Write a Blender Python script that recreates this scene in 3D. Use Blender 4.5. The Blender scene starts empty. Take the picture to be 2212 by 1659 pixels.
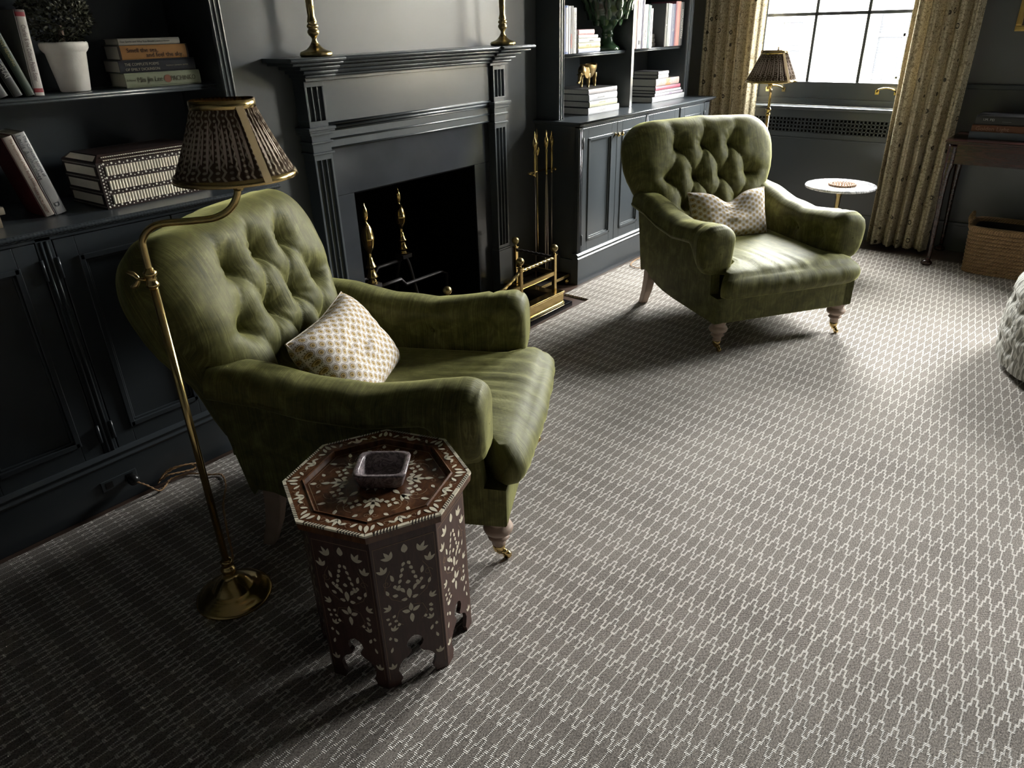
import bpy, bmesh, math, random
import numpy as np
from mathutils import Vector, Matrix
R_ = random.Random(7)
PI = math.pi
S = bpy.context.scene
COL = S.collection
sin, cos = math.sin, math.cos

# ------------------------------------------------------------------ node helpers
class NT:
    """tiny helper around a material node tree"""
    def __init__(s, name):
        s.m = bpy.data.materials.new(name); s.m.use_nodes = True
        s.t = s.m.node_tree; s.t.nodes.clear()
        s.out = s.t.nodes.new('ShaderNodeOutputMaterial')
        s.b = s.t.nodes.new('ShaderNodeBsdfPrincipled')
        s.t.links.new(s.b.outputs[0], s.out.inputs[0])
    def n(s, typ, **kw):
        x = s.t.nodes.new(typ)
        for k, v in kw.items(): setattr(x, k, v)
        return x
    def link(s, a, b): s.t.links.new(a, b)
    def put(s, sock, v):
        if isinstance(v, (int, float)): sock.default_value = v
        elif isinstance(v, tuple): sock.default_value = v if len(v) == len(sock.default_value) else (*v, 1)
        else: s.link(v, sock)
    def math(s, op, a, b=None, c=None, clamp=False):
        x = s.n('ShaderNodeMath', operation=op, use_clamp=clamp)
        s.put(x.inputs[0], a)
        if b is not None: s.put(x.inputs[1], b)
        if c is not None: s.put(x.inputs[2], c)
        return x.outputs[0]
    def coord(s, kind): return s.n('ShaderNodeTexCoord').outputs[kind]
    def sep(s, v):
        x = s.n('ShaderNodeSeparateXYZ'); s.link(v, x.inputs[0]); return x.outputs
    def comb(s, a, b, c=0.0):
        x = s.n('ShaderNodeCombineXYZ')
        for i, v in enumerate((a, b, c)): s.put(x.inputs[i], v)
        return x.outputs[0]
    def scale(s, v, sc):
        x = s.n('ShaderNodeMapping'); s.link(v, x.inputs[0]); x.inputs['Scale'].default_value = sc; return x.outputs[0]
    def noise(s, v, sc, detail=3.0, rough=0.5, dist=0.0):
        x = s.n('ShaderNodeTexNoise'); s.link(v, x.inputs['Vector']); x.inputs['Scale'].default_value = sc
        x.inputs['Detail'].default_value = detail; x.inputs['Roughness'].default_value = rough; x.inputs['Distortion'].default_value = dist
        return x.outputs[0]
    def voro(s, v, sc, feature='F1', rnd=1.0, out='Distance'):
        x = s.n('ShaderNodeTexVoronoi', feature=feature); s.link(v, x.inputs['Vector']); x.inputs['Scale'].default_value = sc
        x.inputs['Randomness'].default_value = rnd
        return x.outputs[out]
    def ramp(s, f, stops, interp='LINEAR'):
        x = s.n('ShaderNodeValToRGB'); r = x.color_ramp; r.interpolation = interp
        while len(r.elements) < len(stops): r.elements.new(0.5)
        for e, (p, c) in zip(r.elements, stops):
            e.position = p; e.color = (c, c, c, 1) if isinstance(c, (int, float)) else (*c, 1)
        s.put(x.inputs[0], f); return x.outputs[0]
    def mix(s, f, a, b):
        x = s.n('ShaderNodeMix', data_type='RGBA'); s.put(x.inputs[0], f)
        for i, v in ((6, a), (7, b)): s.put(x.inputs[i], v)
        return x.outputs[2]
    def smooth(s, v, lo, hi):
        x = s.n('ShaderNodeMapRange', interpolation_type='SMOOTHSTEP'); s.put(x.inputs[0], v)
        x.inputs[1].default_value = lo; x.inputs[2].default_value = hi; return x.outputs[0]
    def curve(s, v, pts):
        x = s.n('ShaderNodeFloatCurve'); c = x.mapping.curves[0]
        while len(c.points) < len(pts): c.points.new(0.5, 0.5)
        for p, (a, b) in zip(c.points, pts): p.location = (a, b); p.handle_type = 'VECTOR'
        x.mapping.update(); s.put(x.inputs[1], v); return x.outputs[0]
    def bump(s, h, strength=0.3, dist=0.002):
        x = s.n('ShaderNodeBump'); s.link(h, x.inputs['Height']); x.inputs['Strength'].default_value = strength
        x.inputs['Distance'].default_value = dist; s.link(x.outputs[0], s.b.inputs['Normal'])
    def set(s, color=None, rough=0.5, metal=0.0, spec=0.5, **kw):
        if color is not None: s.put(s.b.inputs['Base Color'], color)
        s.put(s.b.inputs['Roughness'], rough); s.put(s.b.inputs['Metallic'], metal); s.b.inputs['Specular IOR Level'].default_value = spec
        for k, v in kw.items(): s.put(s.b.inputs[k.replace('_', ' ')], v)
        return s.m

def plain(name, color, rough=0.5, metal=0.0, var=0.12, nscale=30, bump=0.0, spec=0.5):
    k = NT(name); v = k.coord('Object'); f = k.noise(v, nscale, 4)
    lo = tuple(c * (1 - var) for c in color); hi = tuple(min(1, c * (1 + var)) for c in color)
    if bump: k.bump(k.noise(v, nscale * 6, 3), bump, 0.001)
    return k.set(k.mix(f, lo, hi), rough, metal, spec)

M = {}
M['paint'] = plain('slate_paint', (0.047, 0.055, 0.062), 0.28, 0, 0.05, 8, 0.04)
M['litpaint'] = plain('lit_slate_paint', (0.080, 0.086, 0.090), 0.40, 0, 0.05, 5, 0.05)  # same slate paint, made lighter to stand for stronger light on the walls
M['ceil'] = plain('ceiling_paint', (0.16, 0.165, 0.17), 0.7)
M['dimwall'] = plain('far_wall_paint', (0.035, 0.038, 0.042), 0.6)
M['stone'] = plain('polished_slate_slab', (0.030, 0.033, 0.038), 0.16, 0, 0.35, 6)
M['granite'] = plain('black_granite', (0.006, 0.006, 0.008), 0.06)
M['soot'] = plain('soot_black', (0.0035, 0.0035, 0.004), 0.95, spec=0.05)
M['brass'] = plain('polished_brass', (0.55, 0.40, 0.17), 0.19, 1.0, 0.12, 25)
M['oldbrass'] = plain('aged_brass', (0.36, 0.28, 0.13), 0.30, 1.0, 0.35, 30)
M['iron'] = plain('black_iron', (0.045, 0.04, 0.04), 0.5, 0.6, 0.3, 40)
M['rod'] = plain('steel_rod', (0.30, 0.26, 0.22), 0.35, 1.0, 0.2, 40)
M['legwood'] = plain('limed_oak', (0.33, 0.24, 0.185), 0.5, 0, 0.2, 25)
M['white'] = plain('white_paint', (0.72, 0.72, 0.72), 0.45)
M['plaster'] = plain('whitewashed_pot', (0.62, 0.61, 0.59), 0.7, 0, 0.12, 25, 0.3)
M['black'] = plain('black_plastic', (0.01, 0.01, 0.01), 0.3)
M['hole'] = plain('grille_dark', (0.004, 0.004, 0.005), 0.9)
M['bone'] = plain('bone_inlay', (0.68, 0.62, 0.48), 0.4, 0, 0.18, 60)
M['boneflute'] = plain('bone_flute', (0.74, 0.69, 0.58), 0.4, 0, 0.1, 40)
M['ebony'] = plain('dark_brown_inlay_wood', (0.022, 0.012, 0.010), 0.35, 0, 0.3, 40)
M['cordtan'] = plain('tan_twisted_cord', (0.34, 0.2, 0.09), 0.7)
M['pages'] = plain('page_block', (0.52, 0.49, 0.43), 0.85, 0, 0.1, 80)
M['gold'] = plain('gilt_frame', (0.6, 0.42, 0.14), 0.35, 1.0, 0.2, 30)
M['leaf'] = plain('boxwood_leaf', (0.028, 0.030, 0.012), 0.55, 0, 0.6, 12)
M['shadein'] = plain('shade_lining', (0.62, 0.50, 0.42), 0.8)
M['dark'] = plain('dark_lining', (0.02, 0.015, 0.012), 0.8)

def wood(name, c1, c2, rough, sc=(1, 12, 12), spec=0.5):
    k = NT(name); v = k.scale(k.coord('Object'), sc); f = k.noise(v, 6, 5, 0.6, 1.2)
    return k.set(k.mix(k.smooth(f, 0.3, 0.7), c1, c2), rough, spec=spec)
M['mahog'] = wood('mahogany', (0.016, 0.0065, 0.0055), (0.036, 0.013, 0.010), 0.24, (8, 1, 8))
M['topwood'] = wood('inlaid_table_top_wood', (0.060, 0.022, 0.010), (0.135, 0.056, 0.024), 0.24, (5, 5, 1))
M['sidewood'] = wood('inlaid_table_side_wood', (0.042, 0.018, 0.014), (0.070, 0.032, 0.025), 0.42, (14, 14, 2))
M['floorwood'] = wood('dark_oak_floor', (0.035, 0.022, 0.017), (0.085, 0.055, 0.042), 0.35, (1, 14, 1))

def velvet():
    k = NT('olive_velvet'); uv = k.coord('UV')
    st = k.noise(k.scale(uv, (210, 5, 1)), 1.0, 4, 0.7)
    cr = k.noise(uv, 16, 5, 0.62, 0.6)
    f = k.math('ADD', k.math('MULTIPLY', st, 0.52), k.math('MULTIPLY', cr, 0.55))
    c = k.ramp(f, [(0.36, (0.040, 0.039, 0.010)), (0.54, (0.098, 0.096, 0.027)), (0.74, (0.220, 0.212, 0.075))])
    k.bump(k.math('ADD', st, k.math('MULTIPLY', k.noise(uv, 45, 3), 0.8)), 0.35, 0.002)
    return k.set(c, 0.62, 0, 0.25, Sheen_Weight=0.6, Sheen_Roughness=0.32, Sheen_Tint=(0.66, 0.65, 0.27))
M['velvet'] = velvet()

def carpet_mat():
    k = NT('trellis_flatweave_carpet'); v = k.coord('Object'); x, y, z = k.sep(v)
    # gentle hand-woven irregularity
    wob = k.math('MULTIPLY', k.math('SUBTRACT', k.noise(k.scale(v, (5, 5, 1)), 1.0, 2), 0.5), 0.010)
    y = k.math('ADD', y, wob); x = k.math('ADD', x, k.math('MULTIPLY', k.math('SUBTRACT', k.noise(k.scale(v, (3, 40, 1)), 1.0, 1), 0.5), 0.006))
    P = 0.0325; Q = 0.205
    fx = k.math('FRACT', k.math('ADD', k.math('DIVIDE', k.math('SUBTRACT', x, 0.1875), Q), 20.0))
    # stepped lattice: line pairs part and rejoin in three steps
    tr = [(0.0, 1, 0), (.0525, 0, 1), (.079, 1, 2), (.1025, 2, 3), (.155, 3, 2), (.1815, 2, 1), (.205, 1, 0)]; lev = [0, .175, .335, .5]; e = .0031
    def steps(pick):
        pts = []
        for t, a, b in tr:
            hi = pick(lev[a], lev[b]); ta, tb = (t - e) / Q, (t + e) / Q
            pts += [(ta - .004, lev[a]), (ta, hi), (tb, hi), (tb + .004, lev[b])]
        pts = [(a, b) for a, b in pts if 0 <= a <= 1]
        return [(0, pick(lev[0], lev[1]))] + pts + [(1, pick(lev[0], lev[1]))]
    lo = k.curve(fx, steps(min)); hi = k.curve(fx, steps(max))
    yy = k.math('ABSOLUTE', k.math('SUBTRACT', k.math('FRACT', k.math('ADD', k.math('DIVIDE', y, P), 100.5)), 0.5))
    d = k.math('MULTIPLY', k.math('MAXIMUM', k.math('SUBTRACT', lo, yy), k.math('SUBTRACT', yy, hi)), P)
    bead = k.math('ABSOLUTE', k.math('SINE', k.math('ADD', k.math('MULTIPLY', x, PI / 0.0046), k.math('MULTIPLY', y, 90.0))))
    fine = k.noise(k.scale(v, (170, 300, 1)), 1.0, 3, 0.75)
    thick = k.noise(k.scale(v, (60, 60, 1)), 1.0, 2)
    dens = k.curve(fx, [(0, 0), (.25, 0), (.28, 1), (.47, 1), (.5, 0), (.75, 0), (.78, 1), (.97, 1), (1, 0)])
    hw = k.math('ADD', k.math('ADD', k.math('MULTIPLY', bead, 0.0013), k.math('MULTIPLY', thick, 0.0020)), k.math('MULTIPLY', dens, 0.0001))
    m = k.math('SUBTRACT', 1.0, k.smooth(k.math('SUBTRACT', d, hw), -0.0007, 0.0008), clamp=True)
    twill = k.math('ABSOLUTE', k.math('SINE', k.math('ADD', k.math('MULTIPLY', x, PI / 0.0046), k.math('MULTIPLY', y, PI / 0.0052))))
    blot = k.noise(v, 3.0, 3)
    g = k.math('ADD', k.math('ADD', k.math('MULTIPLY', fine, 0.70), k.math('MULTIPLY', twill, 0.24)), k.math('MULTIPLY', blot, 0.12))
    dark = k.ramp(g, [(0.36, (0.022, 0.017, 0.014)), (0.52, (0.110, 0.092, 0.079)), (0.68, (0.42, 0.375, 0.33))])
    lite = k.mix(bead, (0.42, 0.39, 0.355), (0.78, 0.74, 0.69))
    c = k.mix(m, dark, lite)
    band = k.noise(k.scale(v, (7, 0.3, 1)), 1.0, 2)
    hgt = k.math('ADD', k.math('ADD', k.math('MULTIPLY', m, k.math('ADD', 0.6, k.math('MULTIPLY', bead, 0.6))), k.math('MULTIPLY', g, 0.8)), k.math('MULTIPLY', band, 2.0))
    k.bump(hgt, 0.9, 0.0026)
    return k.set(c, 0.85, 0, 0.2, Sheen_Weight=0.15)
M['carpet'] = carpet_mat()

def hexdist(k, u, v, pu, pv):
    """distance (metres) to the nearest point of a half-drop lattice and the local offset"""
    res = []
    for o in (0.0, 0.5):
        a = k.math('MULTIPLY', k.math('SUBTRACT', k.math('FRACT', k.math('ADD', k.math('DIVIDE', u, pu), o)), 0.5), pu)
        b = k.math('MULTIPLY', k.math('SUBTRACT', k.math('FRACT', k.math('ADD', k.math('DIVIDE', v, pv), o)), 0.5), pv)
        res.append((a, b, k.math('SQRT', k.math('ADD', k.math('POWER', a, 2.0), k.math('POWER', b, 2.0)))))
    (a1, b1, r1), (a2, b2, r2) = res
    r = k.math('MINIMUM', r1, r2); w = k.math('LESS_THAN', r1, r2)
    a = k.math('ADD', k.math('MULTIPLY', a1, w), k.math('MULTIPLY', a2, k.math('SUBTRACT', 1.0, w)))
    b = k.math('ADD', k.math('MULTIPLY', b1, w), k.math('MULTIPLY', b2, k.math('SUBTRACT', 1.0, w)))
    return r, a, b

def pillow_mat():
    k = NT('medallion_print_linen'); u, v, _ = k.sep(k.coord('UV'))
    r, a, b = hexdist(k, u, v, 0.046, 0.032)
    ang = k.math('ARCTAN2', b, a)
    dots = k.math('GREATER_THAN', k.math('SINE', k.math('MULTIPLY', ang, 18.0)), -0.1)
    disc = k.math('SUBTRACT', 1.0, k.smooth(r, 0.0078, 0.0092))
    rr = k.math('MULTIPLY', k.math('MULTIPLY', k.smooth(r, 0.0092, 0.0098), k.math('SUBTRACT', 1.0, k.smooth(r, 0.0128, 0.0136))), dots)
    off = k.math('SQRT', k.math('ADD', k.math('POWER', a, 2.0), k.math('POWER', k.math('ADD', b, 0.0018), 2.0)))
    crescent = k.math('MULTIPLY', k.smooth(off, 0.0042, 0.0048), k.math('SUBTRACT', 1.0, k.smooth(off, 0.0062, 0.0068)))
    core = k.math('SUBTRACT', 1.0, k.smooth(r, 0.0016, 0.0026))
    c = k.mix(disc, (0.70, 0.66, 0.64), (0.27, 0.185, 0.075))
    c = k.mix(crescent, c, (0.62, 0.47, 0.24))
    c = k.mix(core, c, (0.16, 0.11, 0.05))
    c = k.mix(rr, c, (0.16, 0.12, 0.06))
    k.bump(k.noise(k.coord('UV'), 700, 2), 0.2, 0.0006)
    return k.set(c, 0.85, 0, 0.2)
M['pillow'] = pillow_mat()

def curtain_mat():
    k = NT('vermicelli_print_curtain'); uv = k.coord('UV'); u, v, _ = k.sep(uv)
    n1 = k.noise(uv, 40, 1.5, 0.5); n2 = k.noise(uv, 95, 1.0, 0.5)
    l1 = k.math('SUBTRACT', 1.0, k.smooth(k.math('ABSOLUTE', k.math('SUBTRACT', n1, 0.5)), 0.012, 0.04))
    l2 = k.math('SUBTRACT', 1.0, k.smooth(k.math('ABSOLUTE', k.math('SUBTRACT', n2, 0.48)), 0.02, 0.06))
    r = k.voro(uv, 11.0, 'F1', 0.7)
    ring = k.math('MULTIPLY', k.smooth(r, 0.095, 0.11), k.math('SUBTRACT', 1.0, k.smooth(r, 0.175, 0.195)))
    core = k.math('SUBTRACT', 1.0, k.smooth(r, 0.03, 0.05))
    c = k.mix(k.math('MULTIPLY', l2, 0.45), (0.50, 0.44, 0.31), (0.24, 0.20, 0.12))
    c = k.mix(k.math('MULTIPLY', l1, 0.8), c, (0.15, 0.12, 0.07))
    c = k.mix(k.math('MULTIPLY', ring, 0.95), c, (0.035, 0.030, 0.022))
    c = k.mix(k.math('MULTIPLY', core, 0.4), c, (0.30, 0.17, 0.09))
    b = k.set(c, 0.85, 0, 0.15)
    # linen lets a little daylight through
    tr = k.n('ShaderNodeBsdfTranslucent'); k.put(tr.inputs[0], c)
    mx = k.n('ShaderNodeMixShader'); mx.inputs[0].default_value = 0.18
    k.link(k.b.outputs[0], mx.inputs[1]); k.link(tr.outputs[0], mx.inputs[2]); k.link(mx.outputs[0], k.out.inputs[0])
    return b
M['curtain'] = curtain_mat()

def shade_mat():
    k = NT('zigzag_print_shade'); u, v, _ = k.sep(k.coord('UV'))   # u: 0..1 round, v: 0..1 up
    n = 26.0
    tri = k.math('ABSOLUTE', k.math('SUBTRACT', k.math('FRACT', k.math('MULTIPLY', v, 8.0)), 0.5))
    zz = k.math('ADD', k.math('MULTIPLY', u, n), k.math('MULTIPLY', tri, 0.5))
    fr = k.math('FRACT', zz)
    line = k.math('SUBTRACT', 1.0, k.smooth(k.math('ABSOLUTE', k.math('SUBTRACT', fr, 0.3)), 0.07, 0.12))
    fu = k.math('SUBTRACT', k.math('FRACT', k.math('ADD', k.math('MULTIPLY', u, n), 0.05)), 0.5)
    du = k.math('SUBTRACT', fu, 0.28); dv = k.math('MULTIPLY', k.math('SUBTRACT', k.math('FRACT', k.math('MULTIPLY', v, 14.0)), 0.5), 0.62)
    rr = k.math('SQRT', k.math('ADD', k.math('POWER', du, 2.0), k.math('POWER', dv, 2.0)))
    dot = k.math('SUBTRACT', 1.0, k.smooth(rr, 0.12, 0.18))
    c = k.mix(k.math('MAXIMUM', line, dot), (0.115, 0.078, 0.050), (0.44, 0.36, 0.27))
    k.bump(k.noise(k.coord('UV'), 60, 2), 0.2, 0.001)
    b = k.set(c, 0.85, 0, 0.2)
    tr = k.n('ShaderNodeBsdfTranslucent'); k.put(tr.inputs[0], c); mx = k.n('ShaderNodeMixShader'); mx.inputs[0].default_value = 0.3
    k.link(k.b.outputs[0], mx.inputs[1]); k.link(tr.outputs[0], mx.inputs[2]); k.link(mx.outputs[0], k.out.inputs[0])
    return b
M['shade'] = shade_mat()

def basket_mat():
    k = NT('woven_seagrass'); v = k.coord('Object'); x, y, z = k.sep(v)
    w = k.math('SINE', k.math('ADD', k.math('MULTIPLY', k.math('ADD', x, y), 420.0), k.math('MULTIPLY', z, 260.0)))
    n = k.noise(v, 60, 4)
    c = k.mix(k.math('MULTIPLY', k.math('ADD', w, 1.0), 0.5), (0.17, 0.095, 0.04), (0.36, 0.225, 0.10))
    c = k.mix(k.math('MULTIPLY', n, 0.7), c, (0.10, 0.055, 0.025))
    k.bump(k.math('ADD', w, n), 0.6, 0.003)
    return k.set(c, 0.8)
M['basket'] = basket_mat()

def marble_mat(name, base, vein, sc, rough):
    k = NT(name); v = k.coord('Object'); n = k.noise(v, sc, 6, 0.65, 2.2)
    m = k.math('SUBTRACT', 1.0, k.smooth(k.math('ABSOLUTE', k.math('SUBTRACT', n, 0.5)), 0.0, 0.07))
    n2 = k.noise(v, sc * 3, 5, 0.6, 1.0)
    c = k.mix(k.smooth(n2, 0.4, 0.75), base, tuple(0.6 * b + 0.4 * w for b, w in zip(base, vein)))
    return k.set(k.mix(k.math('MULTIPLY', m, 0.85), c, vein), rough)
M['marble'] = marble_mat('white_marble', (0.86, 0.86, 0.88), (0.26, 0.27, 0.30), 9, 0.10)
M['traystone'] = marble_mat('lilac_breccia_stone', (0.30, 0.25, 0.255), (0.05, 0.035, 0.045), 26, 0.3)
M['bronze'] = plain('bronze', (0.24, 0.17, 0.075), 0.36, 1.0, 0.3, 30)
M['urn'] = plain('green_glaze', (0.018, 0.038, 0.018), 0.12, 0, 0.6, 14)

def ticking_mat():
    k = NT('striped_ticking'); u, v, _ = k.sep(k.coord('UV'))
    f = k.math('FRACT', k.math('DIVIDE', u, 0.031))
    s1 = k.math('MULTIPLY', k.smooth(f, 0.04, 0.07), k.math('SUBTRACT', 1.0, k.smooth(f, 0.50, 0.54)))
    s2 = k.math('MULTIPLY', k.smooth(f, 0.66, 0.69), k.math('SUBTRACT', 1.0, k.smooth(f, 0.76, 0.80)))
    c = k.mix(s1, (0.66, 0.65, 0.61), (0.27, 0.265, 0.24))
    c = k.mix(s2, c, (0.30, 0.30, 0.27))
    k.bump(k.noise(k.coord('UV'), 500, 2), 0.2, 0.0006)
    return k.set(c, 0.85, 0, 0.2)
M['ticking'] = ticking_mat()

def glass_mat():
    k = NT('window_glass')
    t = k.n('ShaderNodeBsdfTransparent'); t.inputs[0].default_value = (0.96, 0.98, 0.98, 1)
    g = k.n('ShaderNodeBsdfGlossy'); g.inputs['Roughness'].default_value = 0.02
    mx = k.n('ShaderNodeMixShader'); mx.inputs[0].default_value = 0.06
    k.link(t.outputs[0], mx.inputs[1]); k.link(g.outputs[0], mx.inputs[2]); k.link(mx.outputs[0], k.out.inputs[0])
    return k.m
M['glass'] = glass_mat()
M['facade'] = plain('limestone_facade', (0.50, 0.44, 0.33), 0.9, 0, 0.08, 1.5)
M['facade2'] = plain('pale_stone_trim', (0.82, 0.80, 0.76), 0.9)
M['extglass'] = plain('facade_window_blind', (0.0095, 0.010, 0.0115), 0.6, 0, 0.2, 3, spec=0.1)
M['asphalt'] = plain('street', (0.25, 0.25, 0.25), 0.9)

_bk = {}
def cmat(rgb, rough=0.55):
    key = (tuple(round(c, 3) for c in rgb), rough)
    if key not in _bk: _bk[key] = plain('book_cloth_%d' % len(_bk), rgb, rough, 0, 0.06, 60)
    return _bk[key]

# ------------------------------------------------------------------ mesh helpers
class MB:
    def __init__(s): s.v = []; s.f = []; s.mi = []; s.uv = []; s.sm = []
    def add(s, vs, fs, mi=0, uvs=None, smooth=False):
        o = len(s.v); s.v += [tuple(map(float, p)) for p in vs]
        for q in fs:
            s.f.append([o + i for i in q]); s.mi.append(mi); s.sm.append(smooth)
            s.uv.append([tuple(uvs[i]) for i in q] if uvs is not None else None)
        return s
    def box(s, x0, x1, y0, y1, z0, z1, mi=0):
        if x0 > x1: x0, x1 = x1, x0
        if y0 > y1: y0, y1 = y1, y0
        if z0 > z1: z0, z1 = z1, z0
        return s.add([(x0, y0, z0), (x1, y0, z0), (x1, y1, z0), (x0, y1, z0), (x0, y0, z1), (x1, y0, z1), (x1, y1, z1), (x0, y1, z1)],
                     [(0, 3, 2, 1), (4, 5, 6, 7), (0, 1, 5, 4), (1, 2, 6, 5), (2, 3, 7, 6), (3, 0, 4, 7)], mi)
    def prism(s, poly, axis, a0, a1, mi=0):
        """extrude a 2D polygon; axis 'x': poly=(y,z); 'y': poly=(x,z); 'z': poly=(x,y)"""
        def p(q, a): return (a, q[0], q[1]) if axis == 'x' else (q[0], a, q[1]) if axis == 'y' else (q[0], q[1], a)
        n = len(poly); vs = [p(q, a0) for q in poly] + [p(q, a1) for q in poly]
        fs = [list(range(n - 1, -1, -1)), list(range(n, 2 * n))] + [(i, (i + 1) % n, n + (i + 1) % n, n + i) for i in range(n)]
        return s.add(vs, fs, mi)
    def lathe(s, prof, n=24, c=(0, 0, 0), mi=0, sx=1, sy=1, flute=None):
        vs = []; uvs = []
        for j, (r, z) in enumerate(prof):
            for i in range(n):
                a = 2 * PI * i / n; rr = r * (1 + (flute(a, j) if flute else 0))
                vs.append((c[0] + rr * sx * cos(a), c[1] + rr * sy * sin(a), c[2] + z)); uvs.append((i / n, j / max(1, len(prof) - 1)))
        m = len(prof)
        fs = [(j * n + i, j * n + (i + 1) % n, (j + 1) * n + (i + 1) % n, (j + 1) * n + i) for j in range(m - 1) for i in range(n)]
        if prof[0][0] > 1e-4: fs.append(list(range(n - 1, -1, -1)))
        if prof[-1][0] > 1e-4: fs.append([(m - 1) * n + i for i in range(n)])
        return s.add(vs, fs, mi, uvs, True)
    def tube(s, path, r, n=8, mi=0, cap=True, closed=False):
        P = [Vector(p) for p in path]; m = len(P); rr = r if isinstance(r, (list, tuple)) else [r] * m
        T = []
        for i in range(m):
            a = P[i - 1] if (i > 0 or closed) else P[i]; b = P[(i + 1) % m] if (i < m - 1 or closed) else P[i]
            t = (b - a); T.append(t.normalized() if t.length > 1e-9 else Vector((0, 0, 1)))
        up = Vector((0, 0, 1)) if abs(T[0].z) < 0.9 else Vector((1, 0, 0))
        nrm = (up - T[0] * up.dot(T[0])).normalized(); vs = []
        for i in range(m):
            if i: nrm = (nrm - T[i] * nrm.dot(T[i])); nrm = nrm.normalized() if nrm.length > 1e-6 else up
            b = T[i].cross(nrm)
            for j in range(n):
                a = 2 * PI * j / n; vs.append(P[i] + (nrm * cos(a) + b * sin(a)) * rr[i])
        uvs = [(j / n, i / m) for i in range(m) for j in range(n)]
        fs = [(i * n + j, i * n + (j + 1) % n, ((i + 1) % m) * n + (j + 1) % n, ((i + 1) % m) * n + j) for i in range(m if closed else m - 1) for j in range(n)]
        if cap and not closed: fs += [list(range(n - 1, -1, -1)), [(m - 1) * n + j for j in range(n)]]
        return s.add(vs, fs, mi, uvs, True)
    def ball(s, c, r, n=14, m=9, mi=0, sc=(1, 1, 1)):
        return s.lathe([(max(1e-5, r * sin(PI * j / m)) * 1.0, -r * cos(PI * j / m) * sc[2]) for j in range(m + 1)], n, c, mi, sc[0], sc[1])
    def grid(s, P, mi=0, uvs=None, wrap=False, smooth=True):
        """P: list of rows of points"""
        n = len(P[0]); m = len(P); vs = [p for row in P for p in row]
        fl = [u for row in uvs for u in row] if uvs else None
        w = n if wrap else n - 1
        fs = [(j * n + i, j * n + (i + 1) % n, (j + 1) * n + (i + 1) % n, (j + 1) * n + i) for j in range(m - 1) for i in range(w)]
        return s.add(vs, fs, mi, fl, smooth)
    def text(s, body, size, mat3, mi=1, extr=0.0004, fit=None, align='CENTER'):
        cu = bpy.data.curves.new('lettering', 'FONT'); cu.body = body; cu.size = size; cu.align_x = align; cu.align_y = 'CENTER'
        cu.resolution_u = 2; cu.extrude = extr
        o = bpy.data.objects.new('lettering', cu); COL.objects.link(o)
        me = bpy.data.meshes.new_from_object(o)
        if me and len(me.vertices):
            vs = [v.co.copy() for v in me.vertices]
            if fit:
                w = max(v.x for v in vs) - min(v.x for v in vs)
                if w > fit:
                    for v in vs: v.x *= fit / w
            s.add([mat3 @ v for v in vs], [list(p.vertices) for p in me.polygons], mi)
        bpy.data.objects.remove(o); bpy.data.curves.remove(cu)
        if me: bpy.data.meshes.remove(me)
        return s
    def xf(s, mat): s.v = [tuple(mat @ Vector(p)) for p in s.v]; return s
    def build(s, name, mats, parent=None, loc=None, rotz=None, bevel=0, sub=0, autosm=None):
        me = bpy.data.meshes.new(name); me.from_pydata(s.v, [], s.f); 
        if not isinstance(mats, (list, tuple)): mats = [mats]
        for m in mats: me.materials.append(M[m] if isinstance(m, str) else m)
        me.polygons.foreach_set('material_index', s.mi); me.polygons.foreach_set('use_smooth', s.sm)
        if any(u is not None for u in s.uv):
            L = me.uv_layers.new(name='UVMap'); k = 0
            for q, u in zip(s.f, s.uv):
                for i in range(len(q)):
                    if u is not None: L.data[k].uv = u[i]
                    k += 1
        me.update()
        o = bpy.data.objects.new(name, me); COL.objects.link(o)
        if parent is not None: o.parent = parent
        if loc is not None: o.location = loc
        if rotz is not None: o.rotation_euler = (0, 0, rotz)
        if bevel:
            b = o.modifiers.new('bevel', 'BEVEL'); b.width = bevel; b.segments = 2; b.limit_method = 'ANGLE'; b.angle_limit = 0.6
        if sub:
            b = o.modifiers.new('sub', 'SUBSURF'); b.levels = sub; b.render_levels = sub
        return o

def tag(o, label, cat, group=None, kind=None):
    o['label'] = label; o['category'] = cat
    if group: o['group'] = group
    if kind: o['kind'] = kind
    return o
def thing(name, label, cat, loc=(0, 0, 0), rotz=0, group=None):
    o = bpy.data.objects.new(name, None); COL.objects.link(o); o.empty_display_size = 0.1
    o.location = loc; o.rotation_euler = (0, 0, rotz)
    return tag(o, label, cat, group)
def struct(name, mb, mats, bevel=0):
    o = mb.build(name, mats, bevel=bevel); o['kind'] = 'structure'; return o
def dup(root, loc, rotz, label, group=None):
    def cp(o, par):
        c = o.copy(); COL.objects.link(c)
        if par is not None: c.parent = par
        for ch in o.children: cp(ch, c)
        return c
    r = cp(root, None); r.location = loc; r.rotation_euler = (0, 0, rotz); r['label'] = label
    if group: r['group'] = group
    return r
def smooth(a, b, x):
    t = min(1, max(0, (x - a) / (b - a))); return t * t * (3 - 2 * t)
def interp(x, pts):
    if x <= pts[0][0]: return pts[0][1]
    for (a, b), (c, d) in zip(pts, pts[1:]):
        if x <= c: t = (x - a) / (c - a); return b + (d - b) * t
    return pts[-1][1]
def catmull(pts, n=8):
    P = [Vector(p) for p in pts]; out = []
    for i in range(len(P) - 1):
        p0 = P[max(0, i - 1)]; p1 = P[i]; p2 = P[i + 1]; p3 = P[min(len(P) - 1, i + 2)]
        for k in range(n):
            t = k / n
            out.append(0.5 * ((2 * p1) + (p2 - p0) * t + (2 * p0 - 5 * p1 + 4 * p2 - p3) * t * t + (3 * p1 - p0 - 3 * p2 + p3) * t ** 3))
    out.append(P[-1]); return out

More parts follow.
